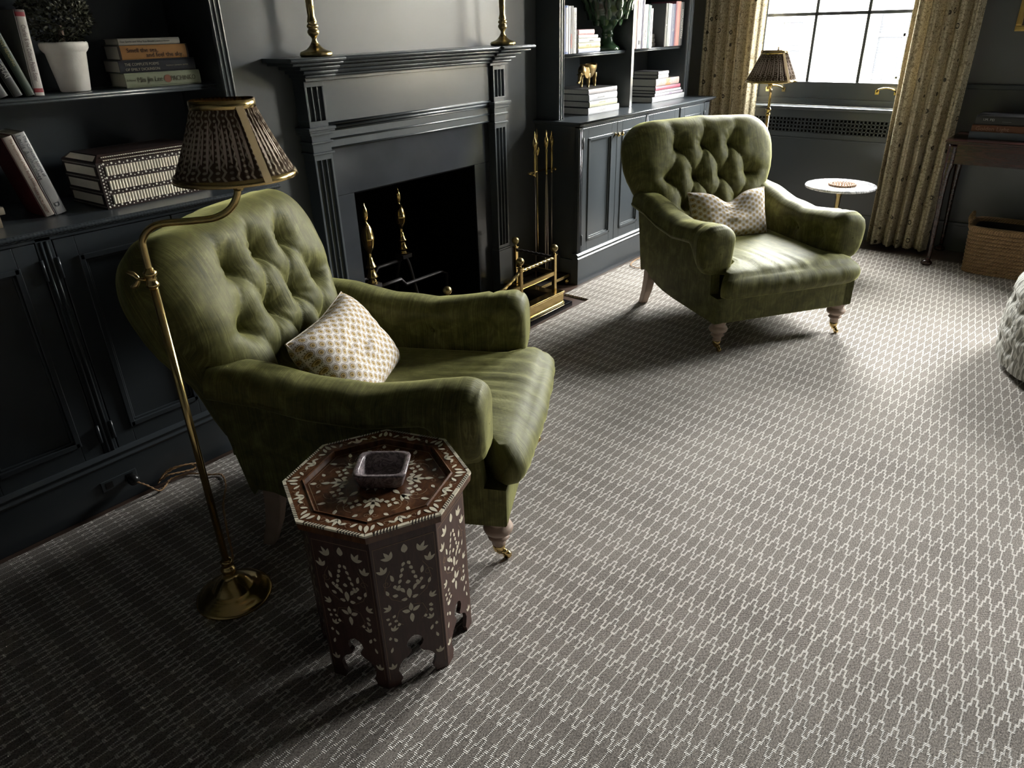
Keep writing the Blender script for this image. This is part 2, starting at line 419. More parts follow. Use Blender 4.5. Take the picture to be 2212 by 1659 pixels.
# ================================================================== SETTING
ZF = -0.012; ZC = 2.9; XL = -1.6; XW = 5.80; YF = -2.7; YB = 2.98
struct('floor', MB().box(XL - .1, XW + .3, YF - .1, YB + .4, ZF - .06, ZF), 'floorwood')
struct('ceiling', MB().box(XL - .1, XW + .3, YF - .1, YB + .4, ZC, ZC + .08), 'ceil')
struct('wall_left', MB().box(XL - .1, XL, YF - .1, YB + .4, ZF, ZC), 'dimwall')
struct('wall_front', MB().box(XL, XW, YF - .1, YF, ZF, ZC), 'dimwall')
CX = 2.625                                                    # centre line of the chimney breast
FW, FT = 0.433, 0.803                                         # fireplace opening half width / height
b = MB()
b.box(XL, CX - FW - .01, YB, YB + .4, ZF, ZC).box(CX + FW + .01, XW + .3, YB, YB + .4, ZF, ZC).box(CX - FW - .01, CX + FW + .01, YB, YB + .4, FT + .01, ZC)
b.box(CX - FW - .01, CX + FW + .01, YB + .32, YB + .4, ZF, FT + .01)
struct('wall_back', b, 'litpaint')
b = MB(); b.box(1.595, CX - FW, 2.80, YB - .001, ZF, ZC).box(CX + FW, 3.68, 2.80, YB - .001, ZF, ZC).box(CX - FW, CX + FW, 2.80, YB - .001, FT, ZC)
struct('wall_chimney', b, 'litpaint')
b = MB()                                                      # sooty lining of the fire opening
b.box(CX - FW, CX - FW + .006, 2.775, YB + .31, ZF, FT).box(CX + FW - .006, CX + FW, 2.775, YB + .31, ZF, FT)
b.box(CX - FW, CX + FW, 2.775, YB + .31, FT - .006, FT).box(CX - FW, CX + FW, YB + .30, YB + .31, ZF, FT).box(CX - FW, CX + FW, 2.775, YB + .31, ZF, 0.016)
struct('wall_firebox', b, 'soot')
W1 = (1.16, 2.32); W2 = (-1.02, -0.06); WZ = (0.90, 2.62)
b = MB()
for y0, y1 in ((YF, W2[0]), (W2[1], W1[0]), (W1[1], YB)): b.box(XW, XW + .26, y0, y1, ZF, ZC)
for w in (W1, W2): b.box(XW, XW + .26, w[0], w[1], ZF, WZ[0]).box(XW, XW + .26, w[0], w[1], WZ[1], ZC)
struct('wall_right', b, 'litpaint')
b = MB(); b.box(XW - .018, XW, -0.02, 1.17, ZF, .17).box(XW - .024, XW, -0.02, 1.17, .17, .19)
b.box(XW - .018, XW, 2.36, YB, ZF, .17)
struct('baseboard_right', b, 'paint', .003)
struct('trim_1', MB().box(XW - .022, XW, -0.02, 1.10, 1.050, 1.082), 'paint', .006)

def window(idx, w):
    y0, y1 = w; z0, z1 = WZ
    root = bpy.data.objects.new('window_%d' % idx, None); COL.objects.link(root); root['kind'] = 'structure'
    xs = XW + .04; zm = 1.962
    b = MB()                                                  # lining and casing
    b.box(XW - .012, XW + .20, y0, y0 + .035, z0, z1).box(XW - .012, XW + .20, y1 - .035, y1, z0, z1).box(XW - .012, XW + .20, y0, y1, z1 - .035, z1)
    b.box(XW - .02, XW + .22, y0, y1, z0 - .012, z0 + .006)
    b.build('window_frame', 'paint', root, bevel=.003)
    g0, g1 = y0 + .042, y1 - .052; pw = (g1 - g0) / 3
    for nm, x, za, zb in (('lower_sash', xs, z0 + .008, zm + .02), ('upper_sash', xs + .045, zm - .02, z1 - .036)):
        low = nm == 'lower_sash'; ga = 1.069 if low else zm + .02; gb = zm - .02 if low else z1 - .085
        b = MB(); b.box(x, x + .035, y0 + .035, g0, za, zb).box(x, x + .035, g1, y1 - .035, za, zb)
        b.box(x, x + .035, g0, g1, za, ga).box(x, x + .035, g0, g1, gb, zb)
        if low:
            b.box(x - .012, x, y0 + .036, y1 - .036, za, .955).box(x - .020, x, y0 + .036, y1 - .036, za, .922)
        for i in (1, 2): b.box(x + .006, x + .029, g0 + i * pw - .0115, g0 + i * pw + .0115, ga, gb)
        zh = 1.517 if low else (ga + gb) / 2
        b.box(x + .006, x + .029, g0, g1, zh - .0115, zh + .0115)
        sash = b.build(nm, 'paint', root, bevel=.003)
        MB().box(x + .016, x + .019, g0, g1, ga, gb).build('pane', 'glass', sash)
        if low:
            for yc in (y0 + .185, y1 - .185):
                h = MB(); h.tube(catmull([(x - .004, yc - .062, 1.012), (x - .030, yc - .05, 1.030), (x - .034, yc, 1.040), (x - .030, yc + .05, 1.030), (x - .004, yc + .062, 1.012)], 6), .0065, 8)
                for q in (-.062, .062): h.box(x - .006, x, yc + q - .013, yc + q + .013, .995, 1.026)
                o = h.build('sash_lift', 'brass', sash); o['label'] = 'brass sash lift handle'
    return root
window(1, W1); window(2, W2)

# radiator cover under the window
rc = thing('radiator_cover', 'slate painted radiator cover with a square-hole grille under the bright window', 'radiator cover', (5.75, 1.76, ZF))
def rl(b): return b.xf(Matrix.Translation((-5.75, -1.76, -ZF)))
ya, yb_ = 1.13, 2.345
b = MB(); G0, G1 = .722, .828; nC = 38; pit = .02745; gy0 = 1.19
b.box(5.745, 5.757, ya, yb_, ZF, G0).box(5.745, 5.757, ya, yb_, G1, .885).box(5.745, 5.757, ya, gy0, G0, G1).box(5.745, 5.757, gy0 + nC * pit, yb_, G0, G1)
b.box(5.757, 5.795, ya, ya + .01, ZF, .885).box(5.757, 5.795, yb_ - .01, yb_, ZF, .885)
b.box(5.733, 5.745, ya, yb_, ZF, .17).box(5.738, 5.746, ya, yb_, .676, .688)
rl(b).build('body', 'paint', rc, bevel=.002)
b = MB(); zp = (G1 - G0) / 4
for i in range(nC + 1): b.box(5.746, 5.755, gy0 + i * pit - .0048, gy0 + i * pit + .0048, G0, G1)
for j in range(5): b.box(5.746, 5.755, gy0, gy0 + nC * pit, G0 + j * zp - .0045, G0 + j * zp + .0045)
rl(b).build('grille', 'paint', rc)
rl(MB().box(5.772, 5.776, gy0, gy0 + nC * pit, G0, G1)).build('backing', 'hole', rc)
rl(MB().box(5.692, 5.80, ya, yb_, .887, .910)).build('sill', 'paint', rc, bevel=.008)

# the house across the street
fb = thing('neighbour_building', 'sunlit pale stone building seen through the window', 'building', (20, 4, -7))
def fl(b): return b.xf(Matrix.Translation((-20, -4, 7)))
fl(MB().box(20, 21, -25, 30, -7, 4.0)).build('facade', 'facade', fb)
b = MB()
for y in (5.95, 3.35, -2.0, -6.0, 10.5, 15): b.box(19.86, 20, y, y + .45, -7, 3.7)
b.box(19.7, 20, -25, 30, 3.7, 4.0).box(19.75, 20, -25, 30, -3.2, -3.0)
fl(b).build('pilaster_trim', 'facade2', fb)
for (yc, z0, w, h) in ((4.45, -.15, 1.15, 1.75), (7.35, -.6, 1.1, 2.0), (.2, -.15, 1.15, 1.75), (-4.1, -.15, 1.15, 1.75), (12.7, -.15, 1.15, 1.75)):
    wd = MB(); t = .09
    wd.box(19.88, 20, yc - w / 2 - t, yc - w / 2, z0 - t, z0 + h + t).box(19.88, 20, yc + w / 2, yc + w / 2 + t, z0 - t, z0 + h + t).box(19.88, 20, yc - w / 2, yc + w / 2, z0 + h, z0 + h + t).box(19.84, 20, yc - w / 2 - t, yc + w / 2 + t, z0 - t, z0)
    wd.box(19.92, 20, yc - .03, yc + .03, z0, z0 + h).box(19.92, 20, yc - w / 2, yc + w / 2, z0 + h * .68, z0 + h * .72).box(19.92, 20, yc - w / 2, yc + w / 2, z0 + .28, z0 + .34)
    wo = fl(wd).build('window', 'facade2', fb)
    p = MB().box(19.975, 19.98, yc - w / 2, yc + w / 2, z0, z0 + h)
    for i in range(22): p.box(19.965, 19.976, yc - w / 2, yc + w / 2, z0 + .36 + i * .055, z0 + .385 + i * .055)
    fl(p).build('pane', 'extglass', wo)
st = MB().box(6.2, 20, -25, 30, -7.1, -7); struct('street', st, 'asphalt')

# ================================================================== CARPET
ct = MB()
poly = [(-1.5, -2.55), (5.45, -2.55), (5.45, 2.415), (3.45, 2.415), (3.45, 2.235), (1.80, 2.235), (1.80, 2.415), (-1.5, 2.415)]
ct.prism(poly, 'z', ZF, 0.0)
tag(ct.build('carpet', 'carpet'), 'cream and brown trellis flatweave carpet covering the floor', 'carpet')
hs = MB().box(1.93, 3.325, 2.272, 2.772, ZF, .018)
tag(hs.build('hearth', 'granite', bevel=.003), 'polished black stone hearth slab in front of the fireplace', 'hearth')

# ================================================================== BUILT-INS
def bead(b, p0, p1, r=.004): return b.tube([p0, p1], r, 6)
def panel_door(name, parent, x0, x1, z0, z1, yf, px=.062, pz=(.065, .075), hinge=None, knob=None):
    """front faces -y; returned door carries its own hinges and knob"""
    b = MB(); t = .02
    a0, a1, c0, c1 = x0 + px, x1 - px, z0 + pz[1], z1 - pz[0]
    b.box(x0, a0, yf, yf + t, z0, z1).box(a1, x1, yf, yf + t, z0, z1).box(a0, a1, yf, yf + t, z0, c0).box(a0, a1, yf, yf + t, c1, z1)
    b.box(a0, a1, yf + .010, yf + t, c0, c1)
    m = .013
    for q in ((a0 - .004, a0 + m, c0 - .004, c1 + .004), (a1 - m, a1 + .004, c0 - .004, c1 + .004)): b.box(q[0], q[1], yf - .006, yf + .012, q[2], q[3])
    for q in ((c0 - .004, c0 + m), (c1 - m, c1 + .004)): b.box(a0, a1, yf - .006, yf + .012, q[0], q[1])
    m2 = .021
    for q in ((a0 + m, a0 + m2, c0 + m, c1 - m), (a1 - m2, a1 - m, c0 + m, c1 - m)): b.box(q[0], q[1], yf + .003, yf + .012, q[2], q[3])
    for q in ((c0 + m, c0 + m2), (c1 - m2, c1 - m)): b.box(a0 + m, a1 - m, yf + .003, yf + .012, q[0], q[1])
    d = b.build(name, 'paint', parent, bevel=.0018)
    if hinge:
        hx = x0 - .003 if hinge == 'l' else x1 + .003
        for z in (z0 + .09, z1 - .085): MB().tube([(hx, yf - .004, z - .033), (hx, yf - .004, z + .033)], .0055, 8).build('hinge', 'paint', d)
    if knob:
        kx = x1 - .022 if knob == 'r' else x0 + .022; kz = z1 - .075
        k = MB(); prof = [(.009, 0), (.008, .004), (.0045, .008), (.005, .016), (.0115, .022), (.0125, .028), (.009, .033), (.0001, .035)]
        k.lathe(prof, 14); k.xf(Matrix.Translation((kx, yf - .001, kz)) @ Matrix.Rotation(PI / 2, 4, 'X'))
        o = k.build('knob', 'brass', d); o['label'] = 'small brass knob'
        l = MB().box(kx - .004, kx + .030 if knob == 'r' else kx + .004, yf - .012, yf - .009, kz - .004, kz + .004)
    return d

def cabinet(name, label, x0, x1, doors, posts, endl, endr):
    root = thing(name, label, 'cabinet', ((x0 + x1) / 2, 2.72, ZF)); off = Matrix.Translation((-(x0 + x1) / 2, -2.72, -ZF))
    b = MB(); yf = 2.472; ZT = .957
    b.box(x0, x1, yf + .022, YB - .005, .15, ZT)                                   # carcass
    b.box(x0, x1, yf, yf + .03, .945, ZT).box(x0, x1, yf, yf + .03, .15, .176)      # rails
    for p0, p1 in posts: b.box(p0, p1, yf, yf + .03, .15, ZT)
    body = b.xf(off).build('body', 'paint', root, bevel=.002)
    for p0, p1 in posts:                                                          # beads down the stiles
        for q in ((p0 + p1) / 2 - .008, (p0 + p1) / 2 + .008): MB().tube([(q, yf, .178), (q, yf, .944)], .005, 6).xf(off).build('stile_bead', 'paint', root)
    b = MB(); ex0 = x0 - .012 if endl else x0; ex1 = x1 + .012 if endr else x1
    b.box(ex0, ex1, 2.457, YB - .005, ZF, .150)
    b.prism([(2.457, .148), (2.452, .158), (2.460, .166), (2.460, .172), (2.454, .180), (2.466, .192), (2.50, .192), (2.50, .148)], 'x', ex0 - (.004 if endl else 0), ex1 + (.004 if endr else 0))
    b.xf(off).build('plinth', 'paint', root, bevel=.002)
    for (d0, d1, hg, kn) in doors:
        d = panel_door('door', root, d0, d1, .180, .942, yf, hinge=hg, knob=kn)
        for o in [d] + list(d.children): o.data.transform(off)
    return root
cabinet('base_cabinet', 'slate painted base cabinet behind the near armchair, left of the fireplace', -1.15, 1.575,
        [(-.85, -.475, 'l', None), (-.47, -.095, 'r', None), (-.035, .340, 'l', None), (.345, .722, 'r', None), (.774, 1.152, 'l', None), (1.157, 1.530, 'r', None)],
        [(-1.15, -.853), (-.092, -.038), (.725, .771), (1.533, 1.575)], False, True)
cabinet('base_cabinet', 'slate painted base cabinet with brass knobs between fireplace and window', 3.662, 5.42,
        [(3.705, 4.090, 'l', 'r'), (4.094, 4.449, 'r', 'l'), (4.487, 4.925, 'l', 'r'), (4.950, 5.330, 'r', 'l')],
        [(3.662, 3.702), (4.452, 4.484), (5.333, 5.42)], True, True)

def worktop(label, x0, x1, rope):
    root = thing('worktop', label, 'worktop', ((x0 + x1) / 2, 2.72, .957)); off = Matrix.Translation((-(x0 + x1) / 2, -2.72, -.957))
    b = MB().box(x0, x1, 2.452, YB - .005, .966, .980).box(x0 + .006, x1 - .006, 2.459, YB - .005, .9575, .967)
    b.xf(off).build('top_board', 'paint', root, bevel=.003)
    if rope:                                                                        # rope-twist nosing
        b = MB(); n = int((x1 - x0) / .0011); N = 6
        P = []
        for i in range(n):
            x = x0 + (x1 - x0) * i / (n - 1)
            P.append([(x, 2.452 + .0055 * (1 + .28 * sin(3 * (2 * PI * j / N) + x * 2 * PI / .021)) * cos(2 * PI * j / N) - .001, .9715 + .0075 * (1 + .28 * sin(3 * (2 * PI * j / N) + x * 2 * PI / .021)) * sin(2 * PI * j / N)) for j in range(N)])
        b.grid(P, wrap=True)
        b.xf(off).build('rope_edge', 'paint', root)
    else:
        MB().tube([(x0, 2.453, .9735), (x1, 2.453, .9735)], .0065, 8).xf(off).build('rounded_edge', 'paint', root)
worktop('long slate worktop with rope-twist edge, left of the fireplace', -1.15, 1.590, True)
worktop('slate worktop with rounded edge, right of the fireplace', 3.645, 5.47, False)

def bookcase(label, x0, x1, uprights, bays, shelves):
    root = thing('bookcase', label, 'bookcase', ((x0 + x1) / 2, 2.80, .981)); off = Matrix.Translation((-(x0 + x1) / 2, -2.80, -.981))
    ZT = 2.75; b = MB().box(x0, x1, YB - .022, YB - .006, .9815, ZT).box(x0, x1, 2.66, YB - .006, ZT, ZT + .03)
    b.xf(off).build('back_panel', 'paint', root)
    for (u0, u1, pil) in uprights:
        b = MB().box(u0, u1, 2.645 if pil else 2.64, YB - .022, .9815, ZT)
        if pil:                                                                     # moulded pilaster face
            w = u1 - u0
            b.box(u0, u1, 2.640, 2.646, .9815, ZT)
            for q in (.10, .48, .86): b.tube([(u0 + q * w, 2.640, .982), (u0 + q * w, 2.640, ZT)], .0048, 6)
        b.xf(off).build('upright', 'paint', root, bevel=.0015)
    for (s0, s1, z) in shelves:
        b = MB().box(s0, s1, 2.69, YB - .022, z - .020, z - .0005)
        b.tube([(s0, 2.69, z - .0065), (s1, 2.69, z - .0065)], .006, 8).tube([(s0, 2.692, z - .016), (s1, 2.692, z - .016)], .0045, 8)
        b.xf(off).build('shelf', 'paint', root)
    return root
bookcase('dark slate open bookcase left of the fireplace, holding the potted plant', -1.15, 1.592,
         [(-1.15, -1.10, True), (.10, .14, False), (1.545, 1.592, True)], None, [(-1.10, .10, 1.336), (.14, 1.545, 1.336), (-1.1, .10, 1.75), (.14, 1.545, 1.75)])
bookcase('slate open bookcase between fireplace and window with two bays of books', 3.684, 5.37,
         [(3.684, 3.742, True), (4.515, 4.545, False), (5.297, 5.37, True)], None, [(3.742, 4.515, 1.336), (4.545, 5.297, 1.336), (3.742, 4.515, 1.74), (4.545, 5.297, 1.74)])

# ================================================================== MANTELPIECE
mp = thing('mantelpiece', 'dark slate painted mantelpiece with fluted pilasters', 'mantelpiece', (CX, 2.72, .0185)); mo = Matrix.Translation((-CX, -2.72, -.0185))
b = MB()
for (z0, z1, y, hw) in ((1.386, 1.403, 2.607, .795), (1.373, 1.386, 2.625, .775), (1.355, 1.373, 2.655, .722), (1.337, 1.355, 2.672, .695), (1.322, 1.337, 2.688, .678), (1.309, 1.322, 2.700, .668)):
    rec = .016
    b.box(CX - hw, CX - .52, y, 2.80, z0, z1).box(CX + .52, CX + hw, y, 2.80, z0, z1).box(CX - .52, CX + .52, y + rec, 2.80, z0, z1)
    if z1 > 1.33:
        for (xa, xb, yy) in ((CX - hw, CX - .52, y), (CX - .52, CX + .52, y + rec), (CX + .52, CX + hw, y)): b.tube([(xa, yy, (z0 + z1) / 2), (xb, yy, (z0 + z1) / 2)], (z1 - z0) * .42, 8)
b.xf(mo).build('shelf', 'paint', mp, bevel=.0015)
b = MB()
b.box(CX - .56, CX + .56, 2.742, 2.80, 1.13, 1.31)                                   # frieze board
b.box(CX - .56, CX + .56, 2.748, 2.80, 1.02, 1.13)
for (z, r, y) in ((1.128, .007, 2.742), (1.112, .008, 2.744), (1.100, .004, 2.747), (1.062, .0045, 2.747), (1.024, .004, 2.748)): b.tube([(CX - .56, y, z), (CX + .56, y, z)], r, 8)
b.xf(mo).build('frieze', 'paint', mp)
for s in (-1, 1):
    xo, xi = (CX - .665, CX - .565) if s < 0 else (CX + .565, CX + .665)
    b = MB(); w = xi - xo
    def fluted(z0, z1):
        pts = [(xo, 2.80), (xo, 2.720)]
        for q in (.22, .5, .78):
            c = xo + q * w; h = .0115
            pts += [(c - h, 2.720), (c - h * .75, 2.734), (c, 2.739), (c + h * .75, 2.734), (c + h, 2.720)]
        pts += [(xi, 2.720), (xi, 2.80)]
        b.prism(pts, 'z', z0, z1)
    def solid(z0, z1, e=0.0): b.box(xo - e, xi + e, 2.720 - e, 2.80, z0, z1)
    fluted(.315, .985); fluted(1.148, 1.286)
    solid(.985, 1.014); solid(1.018, 1.148); solid(1.286, 1.31); solid(.0185, .285, .010); solid(.285, .315)
    for (z0, z1, e) in ((1.010, 1.018, .009), (1.056, 1.064, .009), (1.092, 1.104, .012), (1.104, 1.112, .018), (1.112, 1.124, .022), (.285, .295, .006)): solid(z0, z1, e)
    b.xf(mo).build('pilaster', 'paint', mp, bevel=.0012)
b = MB()
b.box(CX - .565, CX - FW, 2.768, 2.80, .019, FT).box(CX + FW, CX + .565, 2.768, 2.80, .019, FT).box(CX - .565, CX + .565, 2.768, 2.80, FT + .0015, 1.02)
o = b.xf(mo).build('stone_slip', 'stone', mp, bevel=.001); o['label'] = 'polished dark stone slab round the opening'
# ================================================================== ARMCHAIRS
def vnoise(x, y, s=0):
    """cheap smooth value noise in [-1, 1]"""
    def h(i, j): v = sin(i * 127.1 + j * 311.7 + s * 74.7) * 43758.5453; return 2 * (v - math.floor(v)) - 1
    i, j = math.floor(x), math.floor(y); fx, fy = x - i, y - j; fx = fx * fx * (3 - 2 * fx); fy = fy * fy * (3 - 2 * fy)
    return (h(i, j) * (1 - fx) + h(i + 1, j) * fx) * (1 - fy) + (h(i, j + 1) * (1 - fx) + h(i + 1, j + 1) * fx) * fy
def segdist(px, py, a, b):
    dx, dy = b[0] - a[0], b[1] - a[1]; t = max(0, min(1, ((px - a[0]) * dx + (py - a[1]) * dy) / (dx * dx + dy * dy)))
    return math.hypot(px - a[0] - t * dx, py - a[1] - t * dy), t

BACK_W = [(.0, .385), (.14, .385), (.21, .392), (.30, .44), (.40, .465), (.62, .465)]
def back_outline(n):
    """closed outline in (u, v) of the balloon back, starting bottom centre, counter-clockwise"""
    pts = [(0, .0), (.375, .0)]
    for v in (.08, .14, .20, .26, .32, .38, .44): pts.append((interp(v, BACK_W), v))
    rc = .17; vt = .635
    for k in range(0, 13):
        a = PI / 2 * k / 12; pts.append((.465 - rc + rc * cos(a), vt - rc + rc * sin(a) + .0))
    pts.append((0, vt + .012))
    full = pts + [(-x, y) for x, y in reversed(pts[1:-1])]
    L = [0]
    for a, b in zip(full, full[1:] + full[:1]): L.append(L[-1] + math.hypot(a[0] - b[0], a[1] - b[1]))
    out = []
    for i in range(n):
        s = L[-1] * i / n
        for j in range(len(full)):
            if L[j] <= s <= L[j + 1]:
                t = (s - L[j]) / (L[j + 1] - L[j]); a = full[j]; b = full[(j + 1) % len(full)]
                out.append((a[0] + (b[0] - a[0]) * t, a[1] + (b[1] - a[1]) * t)); break
    return out
BT = [(-.182, .470), (-.012, .474), (.158, .470)]; BM = [(-.252, .302), (-.085, .300), (.080, .300), (.256, .304)]; BB = [(-.17, .14), (0, .14), (.17, .14)]
FOLDS = []
for i, p in enumerate(BT): FOLDS += [(p, BM[i]), (p, BM[i + 1])]
for i, p in enumerate(BB): FOLDS += [(p, BM[i]), (p, BM[i + 1])]
FOLDS += [(BT[0], (-.225, .64)), (BT[1], (-.010, .66)), (BT[2], (.205, .64)), (BM[0], (-.47, .285)), (BM[3], (.47, .30))]
def tuft(u, v):
    d = min(segdist(u, v, a, b)[0] for a, b in FOLDS)
    db, bi = min((math.hypot(u - p[0], v - p[1]), k) for k, p in enumerate(BT + BM + BB)); p = (BT + BM + BB)[bi]
    g = .010 * math.exp(-(d / .0060) ** 1.1) + .009 * math.exp(-(d / .034) ** 2)
    pit = .040 * math.exp(-(db / .020) ** 1.2) + .030 * math.exp(-(db / .052) ** 2)
    ang = math.atan2(v - p[1], u - p[0])
    ray = .0055 * vnoise(ang * 3.5, 3.3 + db * 4, bi) * math.exp(-((db - .050) / .030) ** 2)
    return -g - pit + ray
VY, VZ = .351, .936                                            # direction of the raked back
def back_point(u, v, h): return (u, .721 + VY * v - VZ * h, .42 + VZ * v + VY * h)
def make_back():
    n = 176; O = back_outline(n); c = (0, .32); b = MB(); rows = []; uvs = []
    rings = 52
    for k in range(rings + 1):                                 # front face, centre to rim
        t = k / rings; t2 = t; row = []; uv = []
        for (u, v) in O:
            uu, vv = c[0] + (u - c[0]) * t2, c[1] + (v - c[1]) * t2
            e = 1 - t2; prof = math.sqrt(max(0, 1 - (1 - min(1, e / .36)) ** 2.2))
            h = -.055 + (.118) * prof + tuft(uu, vv) * smooth(0.0, .38, e) + .003 * vnoise(uu * 14, vv * 14, 5)
            if k == 0: uu, vv = c
            row.append(back_point(uu, vv, h)); uv.append((uu, vv))
        rows.append(row); uvs.append(uv)
    for k in range(1, 11):                                     # round the rim to the outside back
        a = k / 10; row = []; uv = []
        for (u, v) in O:
            sc = 1 + .022 * sin(PI * min(1, a * 1.3)) - .05 * a ** 2
            if a == 1: sc = .90
            wr = .006 * vnoise(math.atan2(v - .32, u) * 9, a * 1.5, 2) * sin(PI * a)
            uu, vv = c[0] + (u - c[0]) * (sc + wr), c[1] + (v - c[1]) * (sc + wr)
            row.append(back_point(uu, vv, -.055 - .105 * a)); uv.append((u * 1.0 + .2 * a * (u / .46), v + .12 * a))
        rows.append(row); uvs.append(uv)
    rows.append([back_point(0, .32, -.165)] * n); uvs.append([(0, .3)] * n)
    b.grid(rows, uvs=uvs, wrap=True); return b

def make_arm(s):
    """scroll arm lofted front to back; s = -1 / +1"""
    ZT = [(-.05, .60), (.02, .615), (.10, .628), (.20, .612), (.38, .590), (.55, .606), (.70, .640), (.84, .655)]
    st = [.84 - i * .0165 for i in range(46)]; rows = []; uvs = []; M_ = 40
    btn = [(.39, .475), (.18, .497)]
    def section(y, k=1.0, yy=None):
        zt = interp(y, ZT); f = 1 - smooth(.11, .21, y)
        und = (zt - .106) * (1 - f) + .388 * f; uo = .460 + .006 * f
        # control ring: inner bottom -> inner face -> roll -> outer underside -> bottom
        ctl = [(.300, .335), (.297, .40), (.293, .46), (.288, zt - .085), (.288, zt - .048), (.304, zt - .022), (.335, zt - .004), (.375, zt), (.415, zt - .008), (.447, zt - .032), (uo - .004, zt - .066),
               (uo, (zt - .076) * (1 - f) + (.50) * f), (uo - .012, (zt - .094) * (1 - f) + .43 * f), (uo - .040, und + .006), (.418, und), (.398, und - .004 * (1 - f)), (.388, .40 if f < .5 else und), (.385, .335 if f < .5 else und - .002)]
        if f > .5: ctl[0] = (.300, .37); ctl[-1] = (.36, und - .006)
        P = catmull([(a, c, 0) for a, c in ctl], 3); P = [P[int(i * (len(P) - 1) / (M_ - 1))] for i in range(M_)]
        row = []; uv = []; per = 0
        for i, p in enumerate(P):
            a, c = p.x, p.y
            if i: per += math.hypot(a - P[i - 1].x, c - P[i - 1].y)
            if a < .31 and yy is None:                            # two buttons on the inside
                for (by, bz) in btn:
                    d = math.hypot(y - by, c - bz); an = math.atan2(c - bz, y - by)
                    a += .036 * math.exp(-(d / .020) ** 1.2) + .018 * math.exp(-(d / .055) ** 2) + .005 * vnoise(an * 4, 1.7, 3) * math.exp(-((d - .045) / .03) ** 2)
            w = .0045 * vnoise(y * 34, i * .12, 4) * smooth(.26, .06, y) if y < .3 else 0
            w += .0022 * vnoise(y * 11, i * .3, 9)
            yq = y if yy is None else yy
            if i > 12: w -= .0055 * max(math.exp(-((yq - q_ - .004 * sin(i * .35 + q_ * 90)) / .0045) ** 2) for q_ in (.012, .036, .062, .090, .122, .160)) * smooth(12, 18, i)
            a += w; c += w
            a, c = .378 + (a - .378) * k, .50 + (c - .50) * k
            row.append((a * s, y if yy is None else yy, c)); uv.append((y, per))
        return row, uv
    for y in st:
        r, q = section(y); rows.append(r); uvs.append(q)
    for i in range(1, 11):                                       # domed front of the scroll
        ph = PI / 2 * i / 10; y0 = st[-1]
        k = max(.02, cos(ph) ** .30); r, q = section(y0, k, y0 - .068 * sin(ph))
        rows.append(r); uvs.append([(pt[0] * 1.0 + .4, pt[2]) for pt in r])
    if s > 0: rows = [list(reversed(r)) for r in rows]; uvs = [list(reversed(r)) for r in uvs]
    return MB().grid(rows, uvs=uvs, wrap=True)

def make_seat():
    b = MB(); n = 128; rings = 34; hw, y0, y1 = .364, -.036, .715; rc = .05
    O = []
    for i in range(n):
        a = 2 * PI * i / n - PI / 4; ca, sa = cos(a), sin(a); m = max(abs(ca), abs(sa)); x, y = ca / m, sa / m
        rr = (abs(x) ** 16 + abs(y) ** 16) ** (1 / 16); O.append((x / rr, y / rr))
    cy = (y0 + y1) / 2; hy = (y1 - y0) / 2; rows = []; uvs = []
    def wf(y): return 1 - .30 * smooth(.0, .10, y)
    def pt(o, t, z):
        y = cy + o[1] * hy * t; return (o[0] * hw * t * wf(y), y, z)
    def crown(x, y):
        fxx = (max(0, 1 - (abs(x) / .41) ** 5)) ** .6; fyy = (max(0, 1 - (abs(y - cy) / (hy + .001)) ** 6)) ** .6
        w = .0050 * vnoise(x * 46 + y * 6, y * 3.6, 1) * (1 - smooth(.08, .40, y - y0)) + .0045 * vnoise(x * 8, y * 6, 6)
        return .397 + .040 * fxx * fyy + w * min(1, 4 * fyy)
    for k in range(rings + 1):
        t = (k / rings) ** .8; row = []; uv = []
        for o in O:
            p = pt(o, t, 0); row.append((p[0], p[1], crown(p[0], p[1]))); uv.append((p[0], p[1]))
        rows.append(row); uvs.append(uv)
    for k in range(1, 13):
        a = PI * k / 12; row = []; uv = []
        for j, o in enumerate(O):
            w = .006 * vnoise(o[0] * 22 + o[1] * 9, a * .8, 8)
            p = pt(o, 1, 0); r = .052 * sin(a) + w * sin(a); z = .343 + .054 * cos(a)
            L = math.hypot(*o); row.append((p[0] + r * o[0] / L, p[1] + r * o[1] / L, z)); uv.append((p[0], p[1] + .12 * a / PI * (1 if o[1] > 0 else -1)))
        rows.append(row); uvs.append(uv)
    rows.append([(0, cy, .289)] * n); uvs.append([(0, 0)] * n)
    return b.grid(list(reversed(rows)), uvs=list(reversed(uvs)), wrap=True)

